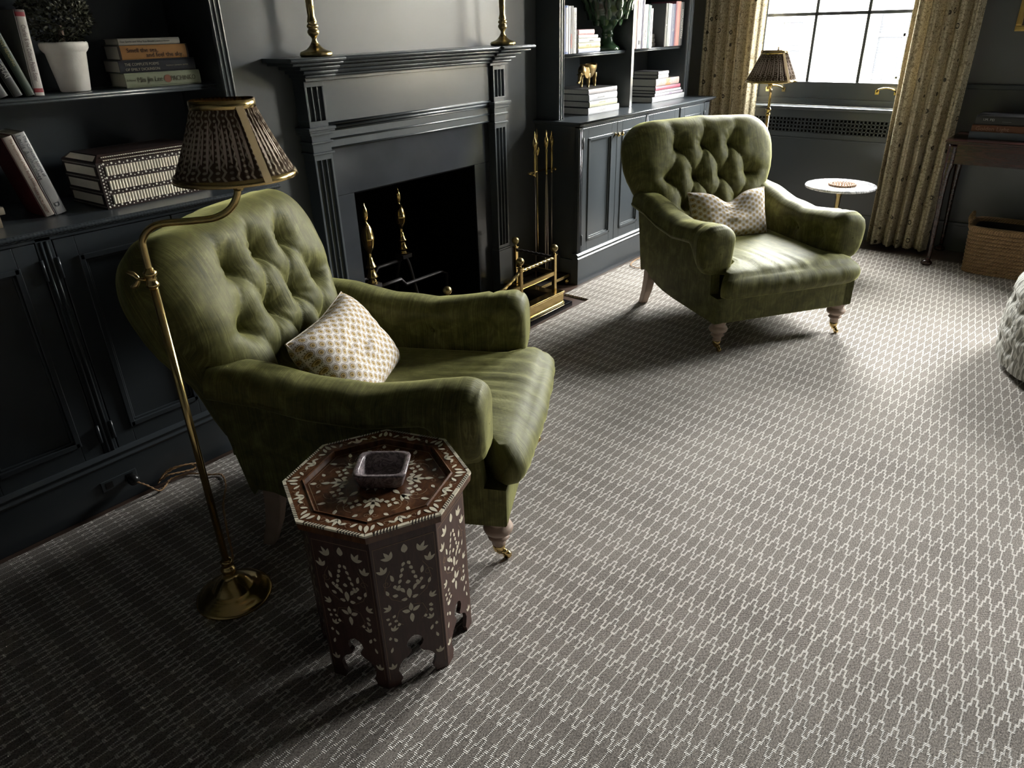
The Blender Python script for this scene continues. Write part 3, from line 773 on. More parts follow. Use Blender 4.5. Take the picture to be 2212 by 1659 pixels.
def make_armchair(label, loc, rotz):
    root = thing('armchair', label, 'armchair', loc, rotz, 'green velvet button-back armchairs')
    # upholstered base: side profile in (y, z)
    prof = [(-.016, .290), (-.016, .165), (-.012, .158), (.40, .155), (.52, .160), (.60, .172), (.67, .192), (.72, .215), (.775, .222), (.79, .20), (.80, .22), (.845, .45), (.872, .575), (.80, .575), (.74, .52), (.16, .49), (.09, .44), (.06, .40), (.05, .292)]
    low = [(-.016, .290), (-.016, .165), (-.012, .158), (.40, .155), (.52, .160), (.60, .172), (.67, .192), (.72, .215), (.775, .222), (.79, .20), (.80, .22), (.845, .45), (.872, .575), (.80, .575), (.745, .52), (.715, .30), (.05, .292)]
    b = MB()
    def slab(pf, xa, xb):
        n = len(pf); vs = [(xa, *q) for q in pf] + [(xb, *q) for q in pf]; uv = [(q[0], q[1]) for q in pf] * 2
        b.add(vs, [list(range(n))], 0, uv); b.add(vs, [list(range(2 * n - 1, n - 1, -1))], 0, uv)
        for i in range(n):
            j = (i + 1) % n; L = math.hypot(pf[i][0] - pf[j][0], pf[i][1] - pf[j][1])
            b.add([vs[i], vs[n + i], vs[n + j], vs[j]], [(0, 1, 2, 3)], 0, [(xa, i * .3), (xb, i * .3), (xb, i * .3 + L), (xa, i * .3 + L)])
    slab(low, -.3995, .3995); slab(prof, -.400, -.352); slab(prof, .352, .400)
    b.build('upholstered_base', 'velvet', root, bevel=.010)
    bk = make_back().build('backrest', 'velvet', root)
    for p in BT + BM:
        t = MB().ball((0, 0, 0), .011, 12, 8, 0, (1, 1, .55)); q = back_point(p[0], p[1], -.030 + tuft(p[0], p[1]) * 0 + .0)
        t.xf(Matrix.Translation(q) @ Matrix.Rotation(PI / 2 - .36, 4, 'X')); t.build('button', 'velvet', bk)
    for s in (-1, 1):
        ar = make_arm(s).build('arm', 'velvet', root)
        for (by, bz) in ((.39, .475), (.18, .497)):
            t = MB().ball((0, 0, 0), .009, 10, 7, 0, (1, 1, .5)); t.xf(Matrix.Translation((s * .327, by, bz)) @ Matrix.Rotation(PI / 2, 4, 'Y')); t.build('button', 'velvet', ar)
    make_seat().build('seat_cushion', 'velvet', root)
    LP = [(.0185, .052), (.022, .058), (.020, .070), (.025, .078), (.034, .084), (.030, .091), (.024, .095), (.030, .100), (.043, .108), (.047, .119), (.043, .130), (.032, .137), (.034, .141), (.036, .148), (.036, .175)]
    for s in (-1, 1):
        lg = MB().lathe(LP, 22, (s * .352, .022, 0)).build('leg', 'legwood', root)
        c = MB(); x, y = s * .352, .022
        c.lathe([(.0165, .030), (.0175, .034), (.0195, .040), (.0205, .054), (.0188, .055)], 16, (x, y, 0), flute=lambda a, j: .06 * sin(8 * a))
        c.tube(catmull([(x, y, .034), (x, y - .006, .026), (x, y - .018, .024), (x, y - .028, .016)], 5), [.013] * 6 + [.010] * 6 + [.007] * 4, 10)
        wheel = MB(); wheel.lathe([(.0001, -.007), (.0115, -.007), (.0135, -.004), (.0135, .004), (.0115, .007), (.0001, .007)], 18)
        wheel.xf(Matrix.Translation((x, y - .026, .0137)) @ Matrix.Rotation(PI / 2, 4, 'Y')); c.add(wheel.v, wheel.f, 0, None, True)
        o = c.build('caster', 'brass', lg); o['label'] = 'brass caster'
        b = MB(); x0 = s * .368
        top = [(-.026, -.028), (.026, -.028), (.026, .028), (-.026, .028)]
        P = [[(x0 + a * sc + s * dx, yc + c_ * sc, z) for a, c_ in top] for (z, yc, sc, dx) in ((.25, .735, 1.0, 0), (.16, .742, .98, 0), (.08, .758, .86, .004), (.0, .785, .74, .010))]
        b.grid(P, wrap=True, smooth=False); b.add(P[-1], [(3, 2, 1, 0)])
        b.build('leg', 'legwood', root, bevel=.004)
    return root
ch1 = make_armchair('green velvet button-back armchair beside the inlaid octagonal table, in front of the reading lamp', (1.635, 1.319, 0), math.radians(29.4))
ch2 = dup(ch1, (3.473, 1.085, 0), math.radians(-33.8), 'green velvet button-back armchair near the window, marble side table at its back')

# ------------------------------------------------------------------ cushions
def cushion(label, w, h, t, dent, crush, mat4):
    n, m = 46, 34; fr = []; bk = []; uf = []; ub = []
    def shape(i, j, s):
        a = -1 + 2 * i / n; c = -1 + 2 * j / m
        # pulled-in sides, ears at the corners
        x = a * w / 2 * (1 - .07 * (1 - c * c) * abs(a) ** 3); y = c * h / 2 * (1 - .08 * (1 - a * a) * abs(c) ** 3)
        d = dent * math.exp(-((a - .02) / .34) ** 2) * smooth(-.25, 1, c)
        y -= d * h * .5
        th = t / 2 * (max(0, (1 - a ** 4) * (1 - c ** 4))) ** .55 * (1 - .45 * d / max(dent, .01) * (dent > .05))
        th += crush * vnoise(a * 3 + c, c * 7 - a * 2, 3) * (1 - a * a) * (1 - c * c)
        return (x, s * th, y)
    for j in range(m + 1):
        fr.append([shape(i, j, -1) for i in range(n + 1)]); bk.append([shape(i, j, 1) for i in range(n + 1)])
        uf.append([((-1 + 2 * i / n) * w / 2, (-1 + 2 * j / m) * h / 2) for i in range(n + 1)])
    b = MB(); b.grid(fr, uvs=uf); b.grid([list(reversed(r)) for r in bk], uvs=[list(reversed(r)) for r in uf])
    edge = [shape(i, 0, 1) for i in range(n + 1)] + [shape(n, j, 1) for j in range(1, m + 1)] + [shape(i, m, 1) for i in range(n - 1, -1, -1)] + [shape(0, j, 1) for j in range(m - 1, 0, -1)]
    root = thing('cushion', label, 'cushion', (0, 0, 0), 0, 'medallion print lumbar cushions'); root.matrix_world = mat4
    b.build('cover', 'pillow', root); MB().tube(edge, .0028, 6, closed=True).build('seam_piping', 'pillow', root)
    return root
def chair_mat(c, ang, u, y, z, tilt, rollz, yawz=0):
    return Matrix.Translation(c) @ Matrix.Rotation(math.radians(ang), 4, 'Z') @ Matrix.Translation((u, y, z)) @ Matrix.Rotation(math.radians(yawz), 4, 'Z') @ Matrix.Rotation(math.radians(-tilt), 4, 'X') @ Matrix.Rotation(math.radians(rollz), 4, 'Y')
cushion('small medallion-print cushion leaning on the near green armchair', .48, .325, .16, .02, .009, chair_mat((1.635, 1.319, 0), 29.4, -.06, .562, .545, 36, 1, 3))
cushion('small medallion-print cushion with a chopped top on the green armchair near the window', .48, .275, .15, .42, .008, chair_mat((3.473, 1.085, 0), -33.8, -.01, .555, .535, 20, 1))

# ================================================================== READING LAMPS
def make_lamp(label, loc, rotz, dz=0.0, rb=.130, rt=.064):
    root = thing('floor_lamp', label, 'lamp', loc, rotz, 'brass reading lamps')
    MB().lathe([(.105, 0), (.108, .004), (.107, .010), (.098, .016), (.094, .017), (.090, .022), (.070, .030), (.060, .032), (.056, .036), (.050, .046), (.036, .060), (.024, .070), (.020, .074), (.018, .095), (.021, .100), (.021, .106), (.016, .112), (.015, .126), (.018, .130), (.0125, .136)], 48).build('base', 'brass', root)
    MB().tube([(0, 0, .13), (0, 0, .985)], .0098, 16).build('pole', 'brass', root)
    cl = MB().lathe([(.0098, .965), (.014, .967), (.015, .974), (.012, .978), (.012, .992), (.0155, .996), (.0155, 1.003), (.011, 1.006), (.0095, 1.012), (.0075, 1.014)], 20).build('clamp_collar', 'brass', root)
    t = MB(); t.tube([(-.012, 0, .985), (-.036, 0, .986)], .0045, 8)
    t.tube(catmull([(-.030, 0, .986), (-.040, 0, .998), (-.054, 0, 1.004)], 4), [.004, .005, .006, .006, .007, .007, .006, .005, .004], 8).tube(catmull([(-.030, 0, .986), (-.040, 0, .972), (-.052, 0, .966)], 4), [.004, .005, .006, .006, .007, .007, .006, .005, .004], 8)
    t.build('wing_screw', 'brass', cl)
    P = catmull([(0, 0, .99), (0, 0, 1.05), (.004, 0, 1.080), (.026, 0, 1.104), (.060, 0, 1.116), (.128, 0, 1.120), (.182, 0, 1.126), (.220, 0, 1.146), (.241, 0, 1.176), (AX, 0, 1.205 + dz)], 8)
    MB().tube(P, .0082, 14).build('arm', 'brass', root)
    sk = MB().lathe([(.009, 1.185), (.013, 1.19), (.014, 1.20), (.011, 1.205), (.013, 1.21), (.013, 1.255), (.010, 1.26)], 16, (AX, 0, dz)); sk.build('lamp_holder', 'brass', root)
    zb, zt = 1.216 + dz, 1.366 + dz
    n = 260; rows = []; uvs = []
    for j in range(15):
        v = j / 14; row = []; uv = []
        for i in range(n + 1):
            a = 2 * PI * i / n; pl = .0018 * (sin(52 * a) + .5 * sin(31 * a + 1.3)) * (.4 + .8 * sin(PI * v))
            r = rb + (rt - rb) * v - .004 * sin(PI * v) + pl
            row.append((AX + r * cos(a), r * sin(a), zb + (zt - zb) * v)); uv.append((i / n, v))
        rows.append(row); uvs.append(uv)
    sh = MB().grid(rows, uvs=uvs).build('shade', 'shade', root)
    li = MB(); li.lathe([(rb - .004, zb), (rt - .004, zt)], 48, (AX, 0, 0)); li.f = li.f[:48]; li.mi = li.mi[:48]; li.sm = li.sm[:48]; li.uv = li.uv[:48]
    li.build('lining', 'shadein', sh)
    def band(r0, z0, r1, z1, wv):
        b = MB(); rows = []
        for (dr, z) in ((.001, z0), (.0035, z0 + .001), (.0035, z1 - .001), (.001, z1)):
            rows.append([(AX + (r0 + (r1 - r0) * (z - z0) / (z1 - z0) + dr) * cos(2 * PI * i / 96), (r0 + (r1 - r0) * (z - z0) / (z1 - z0) + dr) * sin(2 * PI * i / 96), z + wv * sin(3 * 2 * PI * i / 96)) for i in range(96)])
        return b.grid(rows, wrap=True)
    o = band(rb, zb - .003, rb - .005, zb + .011, .0).build('lower_rim', 'brass', sh); o['label'] = 'polished brass lower rim'
    o = band(rt + .001, zt - .008, rt, zt + .010, .0006).build('upper_rim', 'brass', sh); o['label'] = 'polished brass upper rim'
    b = MB(); a0 = math.radians(SEAM - math.degrees(rotz)); rows = []
    for j in range(13):
        v = j / 12; r = rb + (rt - rb) * v + .0035; da = (.0085 + .0006 * (j % 2)) / r
        rows.append([(AX + r * cos(a0 + q * da), r * sin(a0 + q * da), zb + (zt - zb) * v) for q in (-1, 0, 1)])
    o = b.grid(rows).build('seam_strip', cmat((.42, .31, .15), .7), sh); o['label'] = 'gold ribbon down the seam'
    # fabric flex leaving the base
    return root
SEAM = -92; AX = .247
HEAD = math.degrees(0.87792226)                                # compass heading of the view
lamp1 = make_lamp('brass reading lamp with zigzag pleated shade, standing behind the octagonal inlaid table', (.707, 1.686, 0), math.radians(-HEAD))
SEAM = -118
lamp2 = make_lamp('brass reading lamp with pleated shade in front of the window', (4.585, 1.705, 0), math.radians(-161), -.04, .141, .070)
# ================================================================== OCTAGONAL INLAID TABLE
def leaf2(x, y, a, L, w, bend=0.0, n=7):
    """pointed leaf outline starting at (x, y), growing along angle a"""
    up = []; dn = []
    for i in range(n + 1):
        t = i / n; wd = w * .5 * sin(PI * t ** .8) ** .9; s = t * L; off = bend * L * sin(PI * t * .5) ** 2
        up.append((s, off + wd)); dn.append((s, off - wd))
    pts = up + list(reversed(dn))[1:-1]
    return [(x + p * cos(a) - q * sin(a), y + p * sin(a) + q * cos(a)) for p, q in pts]
def put2(b, poly, to3, mi=1): b.add([to3(*p) for p in poly], [list(range(len(poly)))], mi)
def spiral2(x, y, a, r0, turns, s=1, n=18):
    out = []
    for i in range(n + 1):
        t = i / n; r = r0 * (1 - .8 * t); th = a + s * t * turns * 2 * PI
        out.append((x + r * cos(th), y + r * sin(th)))
    return out
def wire(b, pts, to3, w=.0005, mi=2):
    for p, q in zip(pts, pts[1:]):
        d = math.hypot(q[0] - p[0], q[1] - p[1]) or 1e-6; nx, ny = -(q[1] - p[1]) / d * w, (q[0] - p[0]) / d * w
        b.add([to3(p[0] + nx, p[1] + ny), to3(p[0] - nx, p[1] - ny), to3(q[0] - nx, q[1] - ny), to3(q[0] + nx, q[1] + ny)], [(0, 1, 2, 3)], mi)
def flower2(b, x, y, r, to3, a0=0.3, n=4):
    for i in range(n): a = a0 + 2 * PI * i / n; put2(b, leaf2(x + .3 * r * cos(a), y + .3 * r * sin(a), a, r * .85, r * .62), to3)
def sprig2(b, x, y, a, s, to3, k=3):
    for i in range(k): put2(b, leaf2(x, y, a + (i - (k - 1) / 2) * .72, s * (1.15 if i == k // 2 else 1), s * .36), to3)

wirem = plain('brass_wire_inlay', (.34, .22, .12), .4)
TC = (.917, 1.206); TA = math.radians(-138.0); H = .506
ot = thing('octagonal_table', 'small octagonal side table with bone flower inlay beside the near green armchair', 'side table', (*TC, 0), TA)
RO, RI = .233, .178
def octo(r): return [(r * cos(PI / 4 * k), r * sin(PI / 4 * k)) for k in range(8)]
b = MB()
def ring(r0, z0, r1, z1, mi=0):
    A, B = octo(r0), octo(r1); vs = [(*p, z0) for p in A] + [(*p, z1) for p in B]
    b.add(vs, [(k, (k + 1) % 8, 8 + (k + 1) % 8, 8 + k) for k in range(8)], mi)
ring(.212, H - .027, RO - .002, H - .024); ring(RO - .002, H - .024, RO, H - .006); ring(RO, H - .006, RO - .0005, H); ring(RO - .0005, H, RI + .010, H)
ring(RI + .010, H, RI + .006, H + .0025); ring(RI + .006, H + .0025, RI + .002, H + .001); ring(RI + .002, H + .001, RI, H - .012)
b.add([(*p, H - .012) for p in octo(RI)], [list(range(8))]); b.add([(*p, H - .027) for p in octo(.212)], [list(reversed(range(8)))])
side = 2 * RO * sin(PI / 8); apo = RO * cos(PI / 8)
for k in range(8):
    am = PI / 4 * k + PI / 8; ex, ey = cos(am), sin(am); tx, ty = -sin(am), cos(am)
    # bone edging with hatched stretches, on the top edge and down the side
    for q in range(48):
        f0 = q / 48; f1 = (q + 1) / 48; x0, x1 = (f0 - .5) * side, (f1 - .5) * side
        hatch = (.10 < f0 % 1 < .40) or (.58 < f0 < .90)
        if hatch and q % 2: mi = 3
        else: mi = 1
        sk = .004 if hatch else 0
        r_o, r_i = apo + .0006, apo - .0075
        P = [(x0, r_o, H - .005), (x1, r_o, H - .005), (x1, r_o, H + .0006), (x0, r_o, H + .0006)]
        b.add([(ex * r + tx * x, ey * r + ty * x, z) for x, r, z in P], [(0, 1, 2, 3)], mi)
        P = [(x0, r_o), (x1, r_o), (min(x1 + sk, side / 2 * .97), r_i), (min(x0 + sk, side / 2 * .97), r_i)]
        b.add([(ex * r + tx * x, ey * r + ty * x, H + .0006) for x, r in P], [(0, 1, 2, 3)], mi)
    t3 = lambda x, r: (ex * r + tx * x, ey * r + ty * x, H + .0007)
    rm = (apo + RI * cos(PI / 8)) / 2 + .002
    sprig2(b, 0, rm - .013, PI / 2, .024, t3)
    for s in (-1, 1):
        put2(b, leaf2(s * .026, rm - .006, PI / 2 + s * .5, .016, .008, s * .3), t3); put2(b, leaf2(s * .040, rm + .004, -PI / 2 + s * .9, .019, .008, -s * .25), t3)
        put2(b, leaf2(s * .058, rm - .008, PI / 2 - s * .9, .022, .0085, s * .2), t3)
        wire(b, spiral2(s * .034, rm - .002, PI / 2, .010, .9, s), t3); wire(b, spiral2(s * .018, rm, 0, .009, .8, -s), t3)
    av = PI / 4 * k; vx, vy = cos(av), sin(av)
    v3 = lambda x, r: (vx * r - vy * x, vy * r + vx * x, H + .0007)
    put2(b, leaf2(0, RI + .016, PI / 2, .028, .011), v3)
    # recessed field
    i3 = lambda x, r: (ex * r + tx * x, ey * r + ty * x, H - .0113)
    w3 = lambda x, r: (vx * r - vy * x, vy * r + vx * x, H - .0113)
    wire(b, [(-RI * .96 * sin(PI / 8), RI * .96 * cos(PI / 8)), (RI * .96 * sin(PI / 8), RI * .96 * cos(PI / 8))], i3, .0006)
    if k % 2 == 0:
        sprig2(b, 0, .088, PI / 2, .030, w3); sprig2(b, 0, .072, PI / 2, .026, w3); put2(b, leaf2(0, .116, PI / 2, .024, .011), w3); put2(b, leaf2(0, .150, PI / 2, .018, .010), w3)
        for s in (-1, 1):
            flower2(b, s * .044, .094, .017, w3); wire(b, spiral2(s * .047, .100, PI / 2, .026, 1.1, -s), w3); wire(b, spiral2(s * .010, .142, 0, .008, 1.0, s), w3)
            put2(b, leaf2(s * .022, .078, PI / 2 + s * .3, .016, .010), w3); put2(b, leaf2(s * .030, .136, PI / 2 - s * 1.0, .015, .009), w3)
    else:
        for s in (-1, 0, 1): put2(b, leaf2(s * .004, .092, PI / 2 + s * .75, .030, .011), w3)
        put2(b, leaf2(0, .060, PI / 2, .026, .011), w3)
        for s in (-1, 1): put2(b, leaf2(s * .020, .140, PI / 2 - s * .9, .020, .010, s * .2), w3); wire(b, spiral2(s * .022, .118, PI / 2, .018, 1.0, s), w3)
for k in range(12): a = PI / 6 * k; put2(b, leaf2(.016 * cos(a), .016 * sin(a), a, .030, .011), lambda x, y: (x, y, H - .0113))
b.build('table_top', ['topwood', 'bone', wirem, 'ebony'], ot)
RC = .210; pw = 2 * RC * sin(PI / 8); pa = RC * cos(PI / 8); HC = H - .027
hp = pw / 2 - .0004
arch = [(.047, 0), (.047, .012), (.041, .022), (.046, .034), (.050, .052), (.044, .070), (.033, .082), (.020, .090), (.012, .098), (.011, .106), (.018, .113), (.022, .124), (.019, .136), (.011, .145), (0, .150)]
outl = [(-hp, 0), (-hp, HC), (hp, HC), (hp, 0)] + arch + [(-x, z) for x, z in reversed(arch[:-1])]
for k in range(8):
    am = PI / 4 * k + PI / 8
    b = MB(); b.prism(list(reversed(outl)), 'y', -.011, 0)     # local: x across, y = outwards (y = 0 face)
    t3 = lambda x, z: (x, .0006, z)
    def lf(x, z, a, L, w, bd=0): put2(b, list(reversed(leaf2(x, z, a, L, w, bd))), t3)
    def sym(x, z, a, L, w, bd=0):
        lf(x, z, a, L, w, bd); lf(-x, z, PI - a, L, w, -bd)
    def spr(x, z, a, s):
        for q in (-1, 0, 1): lf(x, z, a + q * .7, s * (1.2 if q == 0 else 1), s * .4)
    lf(0, .412, PI / 2, .026, .016)
    for s in (-1, 1):
        spr(s * .036, .404, PI / 2 - s * .5, .024); spr(s * .056, .368, PI / 2 - s * .2, .021)
        lf(s * .034, .338, PI / 2 - s * .5, .022, .009, s * .2); lf(s * .033, .326, -PI / 2, .012, .009)
        lf(s * .050, .300, PI / 2 - s * .3, .018, .008); lf(s * .028, .290, PI / 2 - s * 1.1, .015, .010)
        spr(s * .050, .256, PI / 2 - s * .9, .018)
        for q in range(4): lf(s * (.050 + .0065 * cos(.6 + q * PI / 2)), .222 + .0065 * sin(.6 + q * PI / 2), .6 + q * PI / 2, .0105, .008)
        spr(s * .050, .186, PI / 2 + s * .4, .016); lf(s * .034, .196, PI / 2, .011, .009); lf(s * .060, .160, PI / 2, .011, .008); lf(s * .044, .148, PI / 2 - s * .4, .017, .008)
        lf(s * .062, .118, PI / 2 + s * .3, .018, .007); spr(s * .062, .062, PI / 2 - s * .1, .018)
        for q in range(5): lf(s * (.004 + .0042 * q), .386 - .016 * q, -PI / 2 + s * .45, .014, .0085)
        lf(s * .020, .312, -PI / 2 - s * .5, .020, .009); lf(s * .018, .306, PI / 2 - s * 1.0, .018, .008)
        wire(b, [(s * x, z) for x, z in ((.004, .282), (.022, .270), (.044, .286), (.058, .318), (.052, .350), (.040, .372))], t3, .0004)
        wire(b, spiral2(s * .052, .336, PI, .011, 1.2, s), t3, .0004); wire(b, [(s * x, z) for x, z in ((.006, .250), (.030, .244), (.040, .214), (.024, .196))], t3, .0004)
    lf(0, .304, -PI / 2, .032, .013); lf(0, .318, PI / 2, .012, .012)
    lf(.006, .272, .2, .016, .010); lf(-.006, .272, PI - .2, .016, .010)
    for q, L in ((.5, .022), (PI - .5, .022), (PI / 2, .026), (-PI / 2, .030)): lf(.004 * cos(q), .228 + .004 * sin(q), q, L, .0115)
    wire(b, [(-hp + .006, .445), (hp - .006, .445)], t3, .0006); wire(b, [(-hp + .006, .03), (-hp + .006, .445)], t3, .0004); wire(b, [(hp - .006, .03), (hp - .006, .445)], t3, .0004)
    o = b.build('side_panel', ['sidewood', 'bone', wirem], ot); o.location = (pa * cos(am), pa * sin(am), 0); o.rotation_euler = (0, 0, am - PI / 2)
# stone tray
tr = thing('trinket_tray', 'small square lilac stone tray on the octagonal inlaid table', 'tray', (.935, 1.203, H - .0106), math.radians(-52))
b = MB(); n = 40
def rsq(h, k, r):
    out = []
    for i in range(n):
        a = 2 * PI * i / n; c, s_ = cos(a), sin(a); q = (abs(c) ** 7 + abs(s_) ** 7) ** (-1 / 7); out.append((c * q * h, s_ * q * k))
    return out
rows = [[(*p, z) for p in rsq(h, h * .90, .01)] for h, z in ((.052, 0), (.0545, .002), (.066, .036), (.0665, .039), (.0645, .0415), (.0545, .0415), (.0525, .039), (.046, .012), (.042, .009))]
b.grid(rows, wrap=True); b.add(rows[0], [list(reversed(range(n)))]); b.add(rows[-1], [list(range(n))])
b.build('bowl', 'traystone', tr)

# ================================================================== FIRESIDE
fd = thing('fender', 'brass club fender with ball finials and twisted rail round the hearth', 'fender', (CX, 2.33, .018)); fo = Matrix.Translation((-CX, -2.33, -.018))
FX0, FX1, FY0, FY1 = CX - .60, CX + .60, 2.335, 2.62
b = MB(); b.box(FX0 - .045, FX1 + .045, FY0 - .045, FY0 + .015, .0185, .030).box(FX0 - .040, FX1 + .040, FY0 - .040, FY0 + .012, .030, .085).box(FX0 - .045, FX1 + .045, FY0 - .045, FY0 + .018, .085, .096)
for x in (FX0, FX1): b.box(x - .03, x + .03, FY0 + .018, 2.70, .0185, .090)
b.xf(fo).build('base', 'brass', fd, bevel=.003)
posts = [(FX1, FY0), (FX1, FY1), (FX1 - .315, FY0), (FX0 + .315, FY0), (FX0, FY0), (FX0, FY1)]
for x, y in posts:
    p = MB().box(x - .0105, x + .0105, y - .0105, y + .0105, .094, .318).box(x - .014, x + .014, y - .014, y + .014, .314, .320)
    po = p.xf(fo).build('post', 'brass', fd, bevel=.0015)
    q = MB().lathe([(.010, .320), (.006, .328), (.0075, .332), (.006, .335)], 14, (x, y, 0)).lathe([(max(.0001, .022 * sin(PI * j / 12)), .355 - .022 * cos(PI * j / 12)) for j in range(13)], 24, (x, y, 0), flute=lambda a, j: .04 * sin(10 * a + j * .5))
    o = q.xf(fo).build('ball_finial', 'oldbrass', po); o['label'] = 'reeded brass ball finial'
def twist(p0, p1, sag, r=.009):
    L = (Vector(p1) - Vector(p0)).length; n = int(L / .0028); P = []; d = (Vector(p1) - Vector(p0)).normalized(); nn = Vector((-d.y, d.x, 0)); N = 8; rows = []
    for i in range(n + 1):
        t = i / n; c = Vector(p0).lerp(Vector(p1), t); c.z -= sag * sin(PI * t)
        rows.append([tuple(c + (nn * cos(2 * PI * j / N) + Vector((0, 0, 1)) * sin(2 * PI * j / N)) * r * (1 + .22 * cos(2 * (2 * PI * j / N) - t * L * 2 * PI / .036))) for j in range(N)])
    return MB().grid(rows, wrap=True)
for a, c, sg in (((FX1 - .315, FY0), (FX1, FY0), 0), ((FX0, FY0), (FX0 + .315, FY0), 0), ((FX0 + .315, FY0), (FX1 - .315, FY0), .085), ((FX1, FY0), (FX1, FY1), 0), ((FX0, FY0), (FX0, FY1), 0)):
    twist((*a, .300), (*c, .300), sg).xf(fo).build('twisted_rail', 'oldbrass' if a[0] != c[0] else 'iron', fd)
for (x0, x1, y0, y1) in ((FX0, FX1, FY0 - .008, FY0 + .008), (FX0 - .008, FX0 + .008, FY0, FY1), (FX1 - .008, FX1 + .008, FY0, FY1)):
    MB().box(x0, x1, y0, y1, .196, .222).xf(fo).build('flat_rail', 'brass', fd, bevel=.002)

AP = [(.0001, .47), (.004, .468), (.0035, .455), (.006, .45), (.013, .435), (.0165, .41), (.0155, .39), (.009, .372), (.007, .362), (.011, .352), (.018, .345), (.027, .325), (.034, .295), (.036, .272), (.038, .268), (.036, .262), (.033, .235), (.025, .208), (.014, .190), (.009, .180), (.012, .172), (.010, .163), (.014, .155), (.017, .140), (.023, .118), (.031, .105), (.031, .100), (.018, .096), (.020, .082), (.025, .062), (.034, .045), (.034, .040), (.021, .034), (.024, .018), (.031, 0)]
def andiron(label, x, y, z0, dirn):
    r = thing('andiron', label, 'andiron', (x, y, .017), 0, 'brass andirons in the fire opening')
    sc = (.715 - z0) / .47
    MB().lathe([(p[0] * .95, (z0 - .017) + p[1] * sc) for p in reversed(AP)], 28).build('finial_post', 'brass', r)
    b = MB(); h = z0 - .017
    b.box(-.034, .034, -.034, .034, h - .02, h + .002)
    for s in (-1, 1): b.tube(catmull([(0, 0, h - .01), (0, s * .04, h - .05), (0, s * .085, h * .35), (0, s * .105, .028)], 6), .009, 8)
    b.build('arched_foot', 'iron', r)
    for s in (-1, 1): MB().ball((0, s * .107, .0245), .0245, 16, 10).build('ball_foot', 'brass', r)
    b = MB(); d = dirn; zz = h - .03
    b.tube([(d * .02, 0, zz), (d * .20, 0, zz), (d * .235, .0, zz - .04), (d * .52, .0, zz - .04), (d * .56, 0, zz - .06), (d * .56, 0, .008)], .011, 4)
    b.build('billet_bar', 'iron', r)
    return r
andiron('brass andiron nearer the left side of the fire opening', 2.335, 2.885, .285, 1)
andiron('brass andiron standing deeper in the fire opening', 2.70, 3.03, .335, -1)

ts = thing('fire_tool_stand', 'brass and iron fire tool stand in the corner beside the base cabinet', 'tool stand', (3.49, 2.62, ZF))
def rt(b): return b.xf(Matrix.Translation((-3.49, -2.62, -ZF)))
b = MB().box(3.345, 3.635, 2.525, 2.715, .030, .040).box(3.335, 3.645, 2.515, 2.725, .040, .048); rt(b).build('base_tray', 'iron', ts, bevel=.003)
b = MB()
for x0, x1, y0, y1 in ((3.333, 3.647, 2.513, 2.519), (3.333, 3.647, 2.721, 2.727), (3.333, 3.339, 2.513, 2.727), (3.641, 3.647, 2.513, 2.727)): b.box(x0, x1, y0, y1, .040, .058)
rt(b).build('tray_rim', 'brass', ts)
for x in (3.350, 3.630):
    for y in (2.53, 2.71): rt(MB().ball((x, y, .009), .0195, 12, 8)).build('ball_foot', 'brass', ts)
b = MB().tube([(3.497, 2.66, .046), (3.497, 2.66, .80)], .0065, 10).lathe([(.007, .80), (.012, .81), (.017, .835), (.014, .855), (.006, .866), (.010, .876), (.005, .89), (.007, .91), (.003, .93), (.0001, .955)], 14, (3.497, 2.66, 0))
rt(b).build('stem', 'brass', ts)
b = MB().tube([(3.405, 2.66, .71), (3.62, 2.66, .71)], .0055, 8)
for x in (3.405, 3.622): b.tube([(x, 2.66, .71), (x, 2.625, .708)], .0045, 8).ball((x, 2.617, .711), .0115, 12, 8)
rt(b).build('crossbar', 'brass', ts)
def tool(name, label, x, y, hz, kind):
    r = thing(name, label, name.replace('_', ' '), (x, y, .049), 0); b = MB()
    b.tube([(0, 0, .10 if kind != 'poker' else .02), (0, 0, .66)], .0042, 8); b.build('rod', 'rod', r)
    h = MB().lathe([(.005, .64), (.008, .65), (.005, .66), (.0065, .68), (.009, .72), (.006, .76), (.009, .785), (.005, .795), (.012, .81), (.0145, .83), (.011, .85), (.004, .862), (.0045, .885 + hz), (.0001, .90 + hz)], 14); h.build('handle', 'brass', r)
    if kind == 'shovel':
        P = []; 
        for j in range(9):
            t = j / 8; z = .16 - .155 * t; w = .016 + .047 * smooth(0, .45, t); P.append([(w * (-1 + i / 4), -.012 + .010 * (1 - ((-1 + i / 4)) ** 2) * -1 + .018 * abs(-1 + i / 4) ** 3 * -1, z) for i in range(9)])
        b = MB(); b.grid(P); Q = [[(x_, y_ + .003, z_) for x_, y_, z_ in row] for row in P]; b.grid([list(reversed(r_)) for r_ in Q]); b.build('pan', 'iron', r)
    elif kind == 'tongs':
        b = MB()
        for s in (-1, 1): b.tube(catmull([(0, 0, .645), (s * .008, 0, .55), (s * .014, 0, .30), (s * .012, 0, .08), (s * .003, 0, .01)], 6), .0036, 8)
        b.build('jaws', 'rod', r)
    else: MB().tube(catmull([(0, 0, .03), (0, 0, .012), (.0, -.006, .006)], 4), [.004] * 8 + [.0015], 8).build('hook_tip', 'iron', r)
tool('poker', 'slim poker hanging on the fire tool stand, leftmost of its tools', 3.430, 2.625, .0, 'poker')
tool('tongs', 'fire tongs hanging at the middle of the fire tool stand', 3.530, 2.615, .0, 'tongs')
tool('fire_shovel', 'fire shovel with broad pan hanging on the fire tool stand', 3.597, 2.625, -.015, 'shovel')

